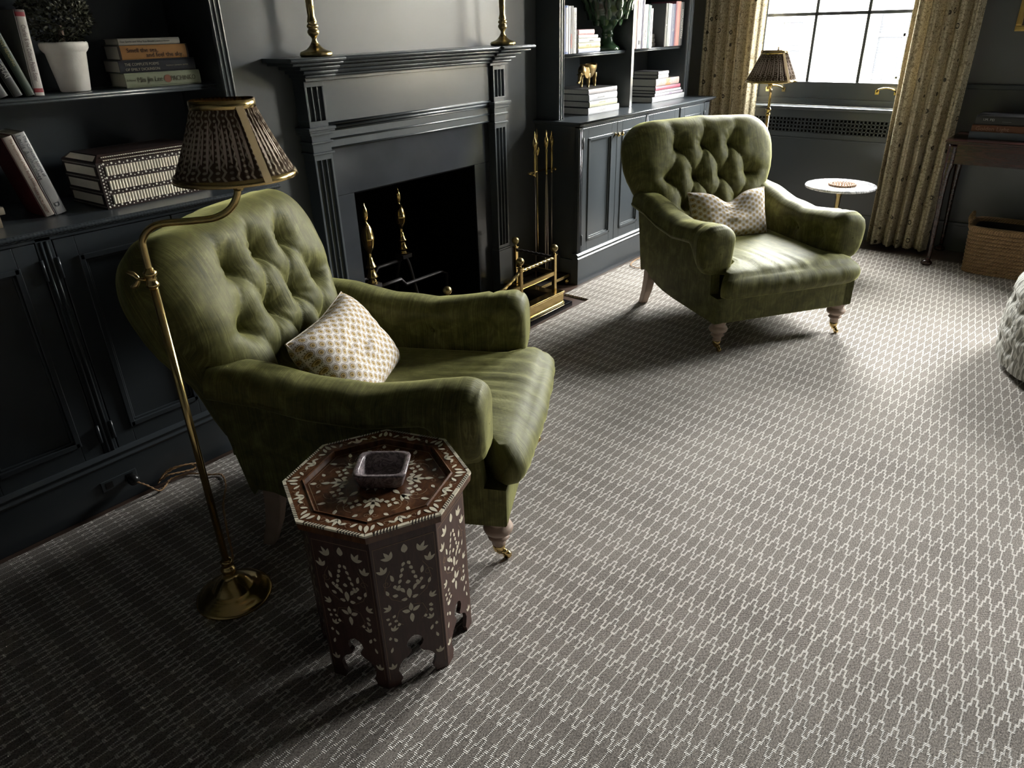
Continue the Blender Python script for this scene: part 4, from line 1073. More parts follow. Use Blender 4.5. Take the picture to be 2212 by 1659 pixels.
CP = [(.062, 0), (.066, .004), (.066, .012), (.062, .018), (.050, .022), (.036, .028), (.026, .036), (.018, .046), (.011, .058), (.0095, .066), (.013, .074), (.021, .082), (.024, .092), (.021, .100), (.017, .104), (.022, .108), (.024, .114), (.020, .120), (.016, .124), (.020, .129), (.018, .136), (.0145, .150), (.0155, .185), (.0165, .188), (.0155, .192), (.017, .235), (.019, .24), (.016, .245), (.020, .28), (.024, .285), (.015, .29), (.0001, .29)]
def candlestick(label, x):
    r = thing('candlestick', label, 'candlestick', (x, 2.70, 1.4035), 0, 'brass candlesticks on the mantelpiece')
    MB().lathe(CP[:8], 40, flute=lambda a, j: (.03 * sin(12 * a) if j < 4 else 0)).build('base', 'oldbrass', r)
    MB().lathe(CP[7:], 28).build('stem', 'oldbrass', r)
candlestick('brass candlestick at the left end of the mantelpiece', 2.030)
candlestick('brass candlestick at the right end of the mantelpiece', 3.257)

# ================================================================== SMALL TABLES, OTTOMAN, BASKET
pt = thing('pedestal_table', 'round white marble side table behind the armchair near the window', 'side table', (4.985, 1.315, 0))
MB().lathe([(.0001, .503), (.205, .503), (.2165, .506), (.2175, .514), (.214, .520), (.0001, .520)], 64).build('table_top', 'marble', pt)
MB().lathe([(.012, .03), (.016, .05), (.013, .08), (.014, .2), (.018, .23), (.014, .26), (.014, .44), (.022, .47), (.030, .49), (.06, .503)], 20, flute=lambda a, j: .09 * sin(9 * a)).build('stem', 'oldbrass', pt)
MB().lathe([(.13, 0), (.132, .006), (.12, .014), (.05, .022), (.02, .032), (.012, .034)], 40).build('base', 'oldbrass', pt)
cs = thing('coaster', 'round beaded coaster on the white marble side table', 'coaster', (4.965, 1.30, .5205)); b = MB(); b.lathe([(.075, 0), (.075, .004), (.0001, .004)], 32)
for rr in (.015, .032, .049, .066, .078):
    for k in range(int(2 * PI * rr / .0165)):
        a = 2 * PI * k / int(2 * PI * rr / .0165); b.ball((rr * cos(a), rr * sin(a), .007), .0078, 8, 6)
b.build('beads', plain('wooden_beads', (.33, .20, .12), .5), cs)

OC = (3.985, -.405); OR, OH = .60, .43
of = thing('ottoman', 'round striped button-tufted ottoman at the right edge', 'ottoman', (*OC, 0)); b = MB(); n = 220; rows = []; uvs = []
prof = []
for j in range(40): prof.append((OR - .004, .03 + (OH - .12) * j / 39))
for j in range(1, 13): a = PI / 2 * j / 12; prof.append((OR - .09 + .09 * cos(a), OH - .09 + .09 * sin(a)))
for j in range(1, 30): prof.append(((OR - .09) * (1 - j / 29), OH + .012 * sin(PI / 2 * j / 29)))
L = 0
for j, (r, z) in enumerate(prof):
    if j: L += math.hypot(r - prof[j - 1][0], z - prof[j - 1][1])
    row = []; uv = []
    for i in range(n):
        a = 2 * PI * i / n; s = a * OR; dd = 0
        if r > .3:
            for kk, zb in ((0, .12), (1, .215), (0, .31)):
                pc = 2 * PI * OR / 26; ds = (s / pc + .5 * kk) % 1 - .5; d = math.hypot(ds * pc, (L + .03 - zb)); dd = max(dd, math.exp(-(d / .020) ** 1.3))
            pc = 2 * PI * OR / 26
            q1 = abs(((s / pc + (L + .03 - .12) / .19) % 1) - .0); q1 = min(q1, 1 - q1) * pc; q2 = ((s / pc - (L + .03 - .12) / .19) % 1); q2 = min(q2, 1 - q2) * pc
            fold = max(math.exp(-(q1 / .009) ** 1.2), math.exp(-(q2 / .009) ** 1.2)) * smooth(.42, .30, L)
            top = math.exp(-((((s / pc) % 1) - .5) * pc / .012) ** 2) * smooth(.30, .34, L) * smooth(.62, .45, L)
            dd = .045 * dd + .012 * fold + .008 * top
        rr = r - dd * (1 if r > .3 else 0) + .014 * math.sin(PI * min(1, max(0, (z - .03) / .3))) * (r > .5)
        row.append((rr * cos(a), rr * sin(a), z)); uv.append((s + .003 * vnoise(s * 30, L * 20), L))
    rows.append(row); uvs.append(uv)
b.grid(rows, uvs=uvs, wrap=True); b.add(rows[0], [list(reversed(range(n)))])
b.build('tufted_cover', 'ticking', of)
for k in range(5): MB().lathe([(.02, 0), (.026, .015), (.028, .03), (.022, .034)], 14, (.45 * cos(1.257 * k), .45 * sin(1.257 * k), 0)).build('foot', 'mahog', of)

bs = thing('basket', 'woven seagrass basket on the carpet under the dark console table', 'basket', (5.40, .20, 0)); BX, BY, BH = .145, .355, .285
def rrect(hx, hy, rc, z, N=72):
    out = []
    for i in range(N):
        a = 2 * PI * (i + .5) / N; c, s_ = cos(a), sin(a); q = (abs(c) ** 8 + abs(s_) ** 8) ** (-1 / 8); out.append((c * q * hx, s_ * q * hy, z))
    return out
b = MB()
for j in range(12):
    z = .012 + j * .0238; e = .015 * j / 11; b.tube(rrect(BX + e, BY + e, .04, z), .0128, 8, closed=True)
b.build('woven_wall', 'basket', bs)
MB().tube(rrect(BX + .018, BY + .018, .04, BH + .003), .0155, 10, closed=True).build('rolled_rim', 'basket', bs)
b = MB(); b.add(rrect(BX - .008, BY - .008, .04, .012), [list(range(72))]); rows = [rrect(BX - .012, BY - .012, .04, .012), rrect(BX + .002, BY + .002, .04, BH - .01)]; b.grid(rows, wrap=True); b.build('lining', 'dark', bs)
for s in (-1, 1): MB().tube(catmull([(-.055, s * (BY + .022), BH - .005), (-.052, s * (BY + .035), BH + .04), (0, s * (BY + .03), BH + .066), (.052, s * (BY + .035), BH + .04), (.055, s * (BY + .022), BH - .005)], 6), .0125, 8).build('rope_handle', 'basket', bs)

cn = thing('console_table', 'dark mahogany console table against the wall between the windows', 'console table', (5.50, .20, 0))
def cl_(b): return b.xf(Matrix.Translation((-5.50, -.20, 0)))
b = MB().box(5.262, 5.735, -.42, .822, .783, .796).box(5.270, 5.735, -.412, .814, .774, .783); cl_(b).build('table_top', 'mahog', cn, bevel=.003)
b = MB().box(5.290, 5.305, -.39, .795, .655, .774).box(5.70, 5.72, -.39, .795, .655, .774).box(5.30, 5.71, .780, .795, .655, .774).box(5.30, 5.71, -.39, -.375, .655, .774); cl_(b).build('apron', 'mahog', cn, bevel=.002)
for x, y, sx, sy in ((5.305, .775, -1, 1), (5.305, -.37, -1, -1), (5.70, .775, 1, 1), (5.70, -.37, 1, -1)):
    b = MB(); P = catmull([(x, y, .774), (x, y, .655), (x + sx * .004, y + sy * .004, .60), (x + sx * .004, y + sy * .002, .45), (x, y - sy * .006, .25), (x - sx * .004, y - sy * .012, .08), (x + sx * .004, y - sy * .008, .03)], 5)
    rr = [interp(i / (len(P) - 1), [(0, .028), (.17, .028), (.30, .024), (.5, .017), (.8, .0125), (.92, .012), (1, .016)]) for i in range(len(P))]
    b.tube(P, rr, 14); b.lathe([(.018, 0), (.030, .004), (.036, .012), (.034, .020), (.024, .030), (.016, .036)], 18, (x + sx * .008, y - sy * .006, 0)); cl_(b).build('leg', 'mahog', cn)

def frame(label, y0, y1, z0, z1):
    r = thing('picture_frame', label, 'picture', (XW - .001, (y0 + y1) / 2, (z0 + z1) / 2)); b = MB(); t = .032
    for (a, c, d, e) in ((y0, y1, z0, z0 + t), (y0, y1, z1 - t, z1), (y0, y0 + t, z0 + t, z1 - t), (y1 - t, y1, z0 + t, z1 - t)): b.box(XW - .028, XW - .001, a, c, d, e).box(XW - .034, XW - .026, a + .006, c - .006 if c - a > t else c - .006, d + .006, e - .006)
    b.xf(Matrix.Translation((-(XW - .001), -(y0 + y1) / 2, -(z0 + z1) / 2))).build('gilt_frame', 'gold', r, bevel=.003)
    MB().box(-.012, -.003, -(y1 - y0) / 2 + t, (y1 - y0) / 2 - t, -(z1 - z0) / 2 + t, (z1 - z0) / 2 - t).build('canvas', cmat((.12, .10, .07), .6), r)
frame('gilt picture frame on the dark wall above the console table', -.06, .672, 1.388, 1.95)

# ================================================================== CURTAINS
def curtain(label, y0, y1, ph, seed):
    r = thing('curtain', label, 'curtain', (5.60, (y0 + y1) / 2, .012), 0, 'patterned curtains at the window'); n, m = 200, 40; rows = []; uvs = []; hh = 2.70
    wd = y1 - y0; base = []
    for i in range(n + 1):
        t = i / n; base.append(t)
    for j in range(m + 1):
        v = j / m; row = []; uv = []; L = 0; prev = None
        for t in base:
            w = 5.2; fl = .038 * sin(2 * PI * (w * t + .10 * sin(2 * PI * t * 1.6 + seed)) + ph) + .014 * sin(2 * PI * (w * 2.1 * t) + ph * 2 + seed) + .010 * vnoise(t * 7, v * 2.2, seed)
            fl *= .92 + .16 * vnoise(t * 3, v * 1.5, seed + 5)
            yy = (t - .5) * wd * (1 - .03 * sin(PI * v)) + .012 * vnoise(t * 3, v * 2, seed + 9)
            p = (fl, yy, v * hh)
            if prev: L += math.hypot(p[0] - prev[0], p[1] - prev[1])
            prev = p; row.append(p); uv.append((L + seed * .37, v * hh))
        rows.append(row); uvs.append(uv)
    o = MB().grid(rows, uvs=uvs).build('drape', 'curtain', r); md = o.modifiers.new('cloth', 'SOLIDIFY'); md.thickness = .003
    MB().box(-.03, .03, -wd / 2, wd / 2, hh - .001, hh + .05).build('heading', 'curtain', r)
curtain('cream patterned curtain hanging left of the window, behind the reading lamp', 2.185, 2.675, .6, 1)
curtain('cream patterned curtain hanging right of the window, beside the console table', .835, 1.235, 2.1, 2)

# ================================================================== PLUG AND CORD
po = thing('power_outlet', 'slate painted outlet plate set in the cabinet plinth', 'outlet', (.737, 2.4565, .078)); MB().box(-.062, .062, -.0045, .0, -.020, .020).build('plate', 'paint', po, bevel=.0015)
b = MB()
for x in (-.036, .036): b.box(x - .012, x + .012, -.0055, -.004, -.012, .012)
b.build('sockets', 'black', po)
pc = thing('electric_cable', 'tan twisted lamp cord looping from the outlet across the carpet', 'cable', (.775, 2.44, .001)); o3 = Vector((.775, 2.44, .001))
def twc(path, r=.0022):
    P = catmull(path, 10); b = MB()
    for s in (0, PI): b.tube([p + Vector((cos(i * .9 + s), sin(i * .9 + s), .3 * sin(i * .9 + s))) * r - o3 for i, p in enumerate(P)], r, 6)
    return b
b = twc([(.775, 2.42, .066), (.80, 2.40, .045), (.83, 2.385, .010), (.86, 2.40, .006), (.90, 2.43, .006), (.96, 2.405, .006), (1.00, 2.34, .006), (1.03, 2.30, .006), (1.0, 2.22, .006), (.93, 2.12, .006), (.86, 1.98, .006), (.80, 1.85, .006), (.76, 1.79, .006)])
b2 = twc([(.85, 2.43, .012), (.88, 2.445, .024), (.93, 2.44, .034), (.98, 2.425, .030), (.985, 2.405, .018), (.94, 2.405, .026), (.89, 2.415, .034), (.86, 2.43, .020), (.90, 2.44, .040), (.95, 2.42, .044), (1.0, 2.41, .030), (1.02, 2.405, .010)])
b.add(b2.v, b2.f, 0, None, True); b.build('twisted_flex', 'cordtan', pc)
q = MB().lathe([(.012, 0), (.019, .006), (.020, .022), (.014, .032), (.006, .036)], 18); q.xf(Matrix.Translation((0, .0105, .066)) @ Matrix.Rotation(PI / 2, 4, 'X')); q.build('plug', 'black', pc)
c2 = thing('electric_cable', 'tan twisted cord curling on the carpet behind the armchair near the window', 'cable', (4.25, 2.38, .001)); o3 = Vector((4.25, 2.38, .001))
twc([(4.62, 2.40, .006), (4.52, 2.425, .006), (4.40, 2.40, .006), (4.28, 2.40, .006), (4.17, 2.37, .006), (4.14, 2.30, .006), (4.19, 2.25, .006), (4.30, 2.16, .006), (4.45, 1.95, .006), (4.54, 1.80, .006)]).build('twisted_flex', 'cordtan', c2)
# ================================================================== BOOKS
INK = (.02, .02, .022); WHT = (.72, .70, .66); GLD = (.50, .36, .14)
def rotz(d): return Matrix.Rotation(math.radians(d), 4, 'Z')
def roty(d): return Matrix.Rotation(math.radians(d), 4, 'Y')
def T_(x, y, z): return Matrix.Translation((x, y, z))
def dm(c, k=.56): return tuple(v * k for v in c) if c and max(c) > .3 else c
def book(label, group, L, D, T, col, mat4, texts=(), bands=(), tcol=INK, soft=False, bcol=None, pages='pages', rough=.5, board=None, disc=None):
    """local frame: spine along x in the plane y = 0 (facing -y), thickness 0..T in z, pages towards +y"""
    col, tcol, bcol = dm(col), dm(tcol), dm(bcol); r = thing('book', label, 'book', (0, 0, 0), 0, group); r.matrix_world = mat4
    t = .0012 if soft else .0028; e = .0 if soft else .003; bl = .003 if not soft else .0
    b = MB(); h = L / 2
    b.box(-h, h, bl, D, 0, t, 3 if board else 0).box(-h, h, bl, D, T - t, T, 3 if board else 0)
    n = 8; P = []
    for i in range(n + 1):                                     # slightly rounded spine
        a = -1 + 2 * i / n; P.append((bl + .001 - (bl + .0012) * (1 - a * a) ** .5 if not soft else -.0001, T / 2 + a * T / 2))
    b.prism(P + [(t + bl, T), (t + bl, 0)], 'x', -h, h)
    for (x0, x1, mi) in bands:
        Q = [(y - .0004, z) for y, z in P]; b.grid([[(x0, y, z) for y, z in Q], [(x1, y, z) for y, z in Q]], mi, smooth=False)
    if disc: b.add([(disc[0] + disc[2] * cos(2 * PI * q / 16), -.0012, disc[1] + disc[2] * sin(2 * PI * q / 16)) for q in range(16)], [list(range(16))], 2)
    for (body, size, x, z, fit) in texts:
        m = Matrix(((1, 0, 0, x), (0, 0, -1, -.0014), (0, 1, 0, z), (0, 0, 0, 1)))
        b.text(body, size, m, 1, .0003, fit)
    b.build('cover', [cmat(col, rough), cmat(tcol), cmat(bcol or tcol), cmat(board or col, rough)], r)
    MB().box(-h + e, h - e, t + .002, D - e, t, T - t).build('pages', pages, r)
    return r
def lying(x0, x1, y, z, rz=0): return T_((x0 + x1) / 2, y, z) @ rotz(rz)
def standing(x, y, z, L, T, lean=0):
    """bottom left corner of the spine at (x, y, z); lean > 0 tips the top to the left"""
    return T_(x, y, z) @ roty(-lean) @ T_(0, 0, L / 2) @ roty(90)
SH = 1.3365; WT = .9805
G = 'books stacked beside the potted plant'
book('pale green book lying at the bottom of the stack beside the plant pot', G, .262, .17, .047, (.47, .52, .36), lying(1.232, 1.494, 2.712, SH, -7), [('Min Jin Lee', .024, -.048, .024, .085), ('PACHINKO', .023, .068, .023, .088), ('A Novel', .010, -.112, .024, .03)], (), (.10, .09, .06), bcol=(.25, .10, .06), disc=(.013, .0235, .013))
book('dark navy book second from the bottom in the stack beside the plant pot', G, .262, .17, .040, (.012, .014, .022), lying(1.224, 1.486, 2.716, SH + .0478, -7), [('THE COMPLETE POEMS', .0125, -.055, .026, .115), ('OF EMILY DICKINSON', .0125, -.055, .010, .115), ('THOMAS H. JOHNSON, EDITOR', .006, .065, .018, .08)], (), (.62, .56, .44))
book('dark boxed book with orange spine label beside the plant pot', G, .236, .155, .046, (.022, .014, .011), lying(1.234, 1.470, 2.716, SH + .0886, -7), [('Smell the sea,', .020, -.040, .029, .105), ('and feel the sky.', .020, .034, .013, .13)], [(-.112, .112, 2)], (.03, .016, .008), bcol=(.56, .27, .075))
book('thin cream book topmost of the stack beside the plant pot', G, .208, .15, .020, (.56, .54, .48), lying(1.240, 1.448, 2.718, SH + .1354, -7), [('Fine Spirits and Why You Should Leave a House', .0085, -.015, .010, .17)], (), (.05, .05, .05))
G = 'books leaning left of the potted plant'
book('white book with two red bands leaning upright on the upper left shelf', G, .243, .16, .030, (.66, .63, .60), standing(.927, 2.70, SH + .0017, .243, .030, -3), [('Charles & the Culture Palace Sister', .017, .0, .015, .16)], [(-.115, -.103, 2), (.100, .112, 2), (-.1215, -.115, 1)], (.10, .07, .07), bcol=(.38, .03, .045))
book('dark green book leaning on the upper left shelf, gold letters on its spine', G, .262, .17, .026, (.012, .026, .015), standing(.905, 2.70, SH, .262, .026, 14), [('A DIFFERENT READING', .012, -.02, .013, .17)], (), (.40, .34, .14))
book('black book with silvery letters leaning at the edge of the upper left shelf', G, .25, .17, .028, (.010, .011, .011), standing(.868, 2.70, SH, .25, .028, 16), [('SHANGHAI', .020, .02, .014, .13)], (), (.42, .42, .40))
book('charcoal book leaning furthest left on the upper left shelf', G, .20, .16, .030, (.045, .045, .048), standing(.825, 2.70, SH, .20, .030, 17))
G = 'books leaning left of the bone inlaid box'
book('white dust-jacketed book leaning beside the bone inlaid box', G, .262, .165, .036, (.64, .64, .65), standing(.862, 2.64, WT, .262, .036, 11), [('The Collected Stories of', .013, -.055, .026, .145), ('Louis Auchincloss', .022, -.055, .011, .14), ('D', .022, .100, .018, .02)], (), (.09, .10, .11))
book('cream and red book leaning on the worktop left of the inlaid box', G, .256, .165, .030, (.60, .52, .46), standing(.829, 2.635, WT, .256, .030, 11.5), [('The Importance of Not Being Ernest', .011, -.045, .019, .15), ('MARK KURLANSKY', .010, .075, .013, .10)], (), (.16, .07, .05), board=(.10, .012, .014))
G = 'books lying at the far left end of the worktop'
book('cream book at the bottom of the cropped pile, far left end of worktop', G, .24, .16, .037, (.52, .42, .29), lying(.455, .695, 2.60, WT))
book('thin cream book on top of the cropped pile, far left end of worktop', G, .25, .16, .022, (.50, .43, .33), lying(.462, .712, 2.60, WT + .0378))

G = 'upright books at the left of the near bay'
sx = 3.832
for (w, L, c, lab, tx, tc, bands) in (
    (.012, .258, (.055, .10, .26), 'thin blue book standing at the left end of the near bay', (), INK, ()),
    (.030, .258, (.60, .61, .66), 'white-jacketed book with blue ends standing in the near bay', (('ART OF LIVING', .012, -.07, .015, .08),), (.25, .22, .2), ((-.129, -.118, 2), (.117, .129, 2))),
    (.024, .255, (.66, .64, .66), 'plain white book standing third from left in the near bay', (), INK, ()),
    (.016, .256, (.17, .165, .155), 'grey-brown book with reddish foot standing in the near bay', (), INK, ((.02, .10, 2),)),
    (.012, .256, (.62, .62, .63), 'thin white book standing beside the grey-brown one', (), INK, ()),
    (.034, .246, (.70, .70, .69), 'white book with dotted black letters beside the small stack', (('NEW YORK INTERIOR DESIGN', .015, .0, .017, .21),), INK, ())):
    book(lab, G, L, .19, w - .0006, c, standing(sx, 2.702, SH, L, w, 0), tx, bands, tc, bcol=(.055, .10, .26) if w == .030 else (.30, .13, .11)); sx += w
G = 'books stacked beside the green urn'
z = SH
for (x1, T, c, lab, tx, tc, bands, bc) in (
    (4.222, .024, (.42, .46, .62), 'pale blue book at the bottom of the stack beside the green urn', (), INK, ((-.1, .02, 2),), (.50, .54, .70)),
    (4.222, .030, (.62, .52, .20), 'yellow book second from the bottom beside the green urn', (('ITALY', .022, -.01, .015, .08),), (.20, .15, .05), ((.065, .10, 2),), (.62, .42, .12)),
    (4.222, .025, (.55, .58, .55), 'pale grey book with dark letters in the stack beside the urn', (('SUMMER', .014, .02, .012, .07),), (.10, .10, .10), (), None),
    (4.194, .020, (.60, .59, .55), 'off-white book second from the top beside the green urn', (), INK, (), None),
    (4.152, .030, (.62, .26, .30), 'pink book topmost of the stack beside the green urn', (), INK, ((-.02, .01, 2),), (.70, .42, .44))):
    x0 = 3.980; L = x1 - x0
    book(lab, G, L, .17 if T != .030 or c[0] < .62 or c[1] > .3 else .15, T - .0006, c, lying(x0, x1, 2.70, z), tx, [(a * L / .24, b_ * L / .24, m) for a, b_, m in bands], tc, bcol=bc); z += T

G = 'upright books in the bay nearest the window'
sx = 4.585
for (w, L, c, lab, tx, tc, bands, bc) in (
    (.026, .29, (.10, .022, .018), 'red and olive book standing at the left end of the window bay', (), INK, ((-.145, -.02, 2),), (.12, .10, .035)),
    (.022, .30, (.58, .50, .54), 'pink and white book standing second in the window bay', (), INK, ((-.15, -.03, 2),), (.62, .30, .36)),
    (.030, .30, (.68, .71, .76), 'pale bluish white book with black foot mark in the window bay', (), INK, ((.10, .125, 2),), (.03, .03, .04)),
    (.012, .30, (.03, .03, .07), 'thin navy book standing beside the bluish white one', (), INK, (), None),
    (.012, .295, (.62, .58, .62), 'thin lilac-white book standing beside the navy one', (), INK, (), None),
    (.040, .264, (.55, .52, .46), 'cream book with black script standing in the window bay', (('Wonderful Gardens', .020, 0, .020, .22),), INK, (), None),
    (.014, .262, (.07, .15, .14), 'thin teal book standing in the window bay', (), INK, (), None),
    (.018, .258, (.50, .66, .68), 'pale aqua book standing in the window bay', (), INK, (), None),
    (.020, .24, (.70, .70, .70), 'white book standing at the right of the first window bay row', (), INK, (), None)):
    book(lab, G, L, .20, w * 1.26 - .0006, c, standing(sx, 2.668, SH, L, w * 1.26, 0), tx, bands, tc, bcol=bc); sx += w * 1.26
G = 'small books lying between the upright rows'
z = SH
for (x0, x1, T, c, lab) in ((4.842, 5.000, .028, (.42, .14, .16), 'dark pink book at the bottom of the small pile between upright rows'),
                            (4.842, 4.985, .028, (.03, .035, .035), 'black book in the middle of the small pile between upright rows'),
                            (4.842, 4.965, .028, (.60, .60, .56), 'white book on top of the small pile between upright rows')):
    book(lab, G, x1 - x0, .15, T - .0006, c, lying(x0, x1, 2.735, z), (), ((.02, .075, 2),), INK, bcol=(.50, .48, .46)); z += T
G = 'upright books at the right of the bay nearest the window'
sx = 5.006
for (w, L, c, lab, tx, tc, bands, bc) in (
    (.030, .272, (.018, .020, .020), 'black book with white marks beside the small pile in the window bay', (('&', .02, .0, .014, .03),), WHT, (), None),
    (.022, .272, (.36, .40, .38), 'grey-green patterned book standing in the window bay', (), INK, ((-.1, .02, 2),), (.52, .56, .54)),
    (.026, .270, (.66, .66, .62), 'white book standing beside the dark blue one', (), INK, (), None),
    (.052, .268, (.055, .065, .12), 'dark blue book with pale emblem standing in the window bay', (('CHINESE', .022, -.05, .024, .10), ('S', .050, .03, .024, .05)), (.35, .37, .42), (), None),
    (.020, .285, (.16, .03, .05), 'thin crimson book standing in the window bay', (), INK, (), None),
    (.048, .285, (.55, .20, .17), 'coral red book standing near the right end of the window bay', (), INK, ((-.14, .14, 2),), (.58, .24, .20)),
    (.048, .28, (.010, .010, .012), 'black book with large white letters at the right end of the shelf', (('HOUGHTON', .032, .0, .024, .23),), WHT, (), None)):
    book(lab, G, L, .20, w * 1.12 - .0006, c, standing(sx, 2.668, SH, L, w * 1.12, 0), tx, bands, tc, bcol=bc); sx += w * 1.12

G = 'books stacked under the brass elephant'
z = WT
for (x0, x1, T, c, lab, tx, tc, bands, bc) in (
    (3.990, 4.356, .042, (.56, .58, .62), 'silvery white book at the bottom of the pile under the elephant', (('FORTUNY', .026, -.03, .021, .10), ('-', .02, -.12, .021, .03)), (.82, .82, .82), (), None),
    (4.002, 4.330, .036, (.52, .55, .40), 'cream and green book second from the bottom under the elephant', (('Gardens of Style', .012, -.02, .026, .17),), (.55, .58, .36), ((-.163, .163, 2),), (.60, .60, .42)),
    (3.996, 4.326, .042, (.50, .52, .57), 'pale grey book second from the top under the elephant', (('Chronicles of Life', .012, -.03, .02, .15),), (.68, .68, .70), (), None),
    (3.988, 4.322, .031, (.40, .37, .40), 'mauve grey book directly under the brass elephant', (('ER', .018, .135, .016, .03),), (.66, .64, .66), (), None)):
    book(lab, G, x1 - x0, .27, T - .0006, c, lying(x0, x1, 2.625, z), tx, bands, tc, bcol=bc, board=(.02, .02, .022)); z += T
ZE = z
book('olive green book leaning against the bookcase divider behind the elephant pile', None, .15, .17, .016, (.14, .17, .075), T_(4.492, 2.72, WT) @ roty(-24) @ T_(-.016, 0, .075) @ roty(90))
G = 'books piled at the right end of the worktop'
z = WT
for (x0, x1, T, D, c, lab, tx, tc, bands, bc) in (
    (4.812, 5.300, .038, .28, (.56, .58, .60), 'large pale grey book at the bottom of the right-hand pile', (), INK, (), None),
    (4.846, 5.270, .020, .26, (.48, .42, .50), 'lilac patterned book second from the bottom of the right-hand pile', (('Interiors', .012, .02, .010, .12),), (.25, .12, .30), ((-.2, -.06, 2),), (.66, .56, .66)),
    (4.852, 5.240, .018, .25, (.66, .67, .70), 'thin white book in the middle of the right-hand pile', (), INK, (), None),
    (4.852, 5.225, .028, .25, (.46, .08, .15), 'magenta pink book in the right-hand pile', (), INK, (), None),
    (4.852, 5.200, .050, .24, (.55, .40, .36), 'thick book with orange and white pattern in the right-hand pile', (('i A i V i A i V i', .040, 0, .024, .33),), (.75, .72, .70), ((-.03, .04, 2),), (.62, .28, .08)),
    (4.880, 5.030, .024, .20, (.020, .016, .018), 'small dark paperback lying second from the top of the right-hand pile', (), INK, ((-.075, .075, 2),), (.66, .66, .66)),
    (4.880, 5.032, .024, .20, (.10, .07, .065), 'small brown paperback topmost of the right-hand pile', (), INK, ((-.076, .076, 2),), (.66, .66, .67))):
    book(lab, G, x1 - x0, D, T - .0006, c, lying(x0, x1, 2.63, z), tx, bands, tc, bcol=bc, board=(.03, .028, .03)); z += T
G = 'books stacked on the console table'
z = .7965
def wallbook(x, y0, y1): return T_(x, (y0 + y1) / 2, z) @ rotz(-90)
for (x, y0, y1, T, D, c, lab, tx, tc) in (
    (5.425, .30, .728, .040, .27, (.14, .17, .21), 'grey-blue book at the bottom of the stack on the console table', (), INK),
    (5.425, .30, .722, .040, .27, (.16, .062, .03), 'brown book in the middle of the stack on the console table', (('Golden Light', .034, -.10, .018, .19),), (.62, .36, .26)),
    (5.435, .28, .712, .052, .27, (.018, .018, .020), 'thick black book on top of the stack on the console table', (('I.M. PEI', .020, -.145, .030, .085), ('________', .012, -.05, .026, .09)), (.66, .66, .66))):
    book(lab, G, y1 - y0, D, T - .0006, c, wallbook(x, y0, y1), tx, (), tc, pages=cmat((.10, .09, .085)) if T > .05 else 'pages'); z += T

# ================================================================== ORNAMENTS
bx = thing('decorative_box', 'dark box inlaid with fluted bone strips and white dots on the left worktop', 'box', (1.185, 2.70, WT), math.radians(2.5))
L, D, Hb = .385, .245, .171
b = MB().box(-L / 2, L / 2, -D / 2, D / 2, 0, Hb - .022)
zt = Hb - .022
b.add([(-L / 2, -D / 2, zt), (L / 2, -D / 2, zt), (L / 2, D / 2, zt), (-L / 2, D / 2, zt), (-L / 2 + .025, -D / 2 + .03, Hb), (L / 2 - .025, -D / 2 + .03, Hb), (L / 2 - .025, D / 2 - .03, Hb), (-L / 2 + .025, D / 2 - .03, Hb)],
      [(0, 1, 5, 4), (1, 2, 6, 5), (2, 3, 7, 6), (3, 0, 4, 7), (4, 5, 6, 7)])
zr = [(.014, .044), (.060, .090), (.106, .136)]
for (z0, z1) in zr:
    n = 33; x0, x1 = -L / 2 + .024, L / 2 - .020; wdt = (x1 - x0) / n
    for i in range(n):
        c = x0 + (i + .5) * wdt; P = [(c + wdt * .46 * cos(a), -D / 2 - .0045 * sin(a)) for a in [PI * k / 6 for k in range(7)]]
        b.prism(P, 'z', z0, z1, 1)
    for s in (-1, 1): b.box(s * L / 2, s * (L / 2 + .0015), -D / 2 + .02, D / 2 - .02, z0 + .002, z1 - .001, 1)
for yy in (-D / 2 + .006, -D / 2 + .018):                       # ribs on the bevelled lid
    for i in range(44):
        c = -L / 2 + .03 + i * (L - .06) / 43; zz = zt + (yy + D / 2) / .03 * .022
        b.box(c - .0022, c + .0022, yy - .004, yy + .004, zz, zz + .0022, 1)
b.add([(-L / 2 + .004, -D / 2 + .025, zt + .0045), (-L / 2 + .004, D / 2 - .025, zt + .0045), (-L / 2 + .021, D / 2 - .035, Hb - .003), (-L / 2 + .021, -D / 2 + .035, Hb - .003)], [(0, 1, 2, 3)], 1)
def dot(x, y, z, r, ax):
    P = [(r * cos(2 * PI * k / 8), r * sin(2 * PI * k / 8)) for k in range(8)]
    b.add([(x + p, y, z + q) for p, q in P] if ax == 'y' else [(x, y + p, z + q) for p, q in P], [list(range(8))] if ax == 'y' else [list(reversed(range(8)))], 2)
for zz, cnt in ((.007, 28), (.0515, 28), (.098, 28), (.142, 28)):
    for i in range(cnt): dot(-L / 2 + .010 + i * (L - .02) / (cnt - 1), -D / 2 - .0006, zz + (.0025 if i % 2 else -.001), .0034 if i % 2 else .0021, 'y')
    for i in range(24): dot(-L / 2 - .0006, -D / 2 + .008 + i * (D - .016) / 23, zz, .0024, 'x')
for i in range(13): dot(-L / 2 + .0085, -D / 2 - .0007, .008 + i * .0108, .0028, 'y'); dot(-L / 2 + .017, -D / 2 - .0007, .013 + i * .0108, .0018, 'y')
b.build('body', ['ebony', 'boneflute', cmat((.74, .72, .66), .4)], bx)

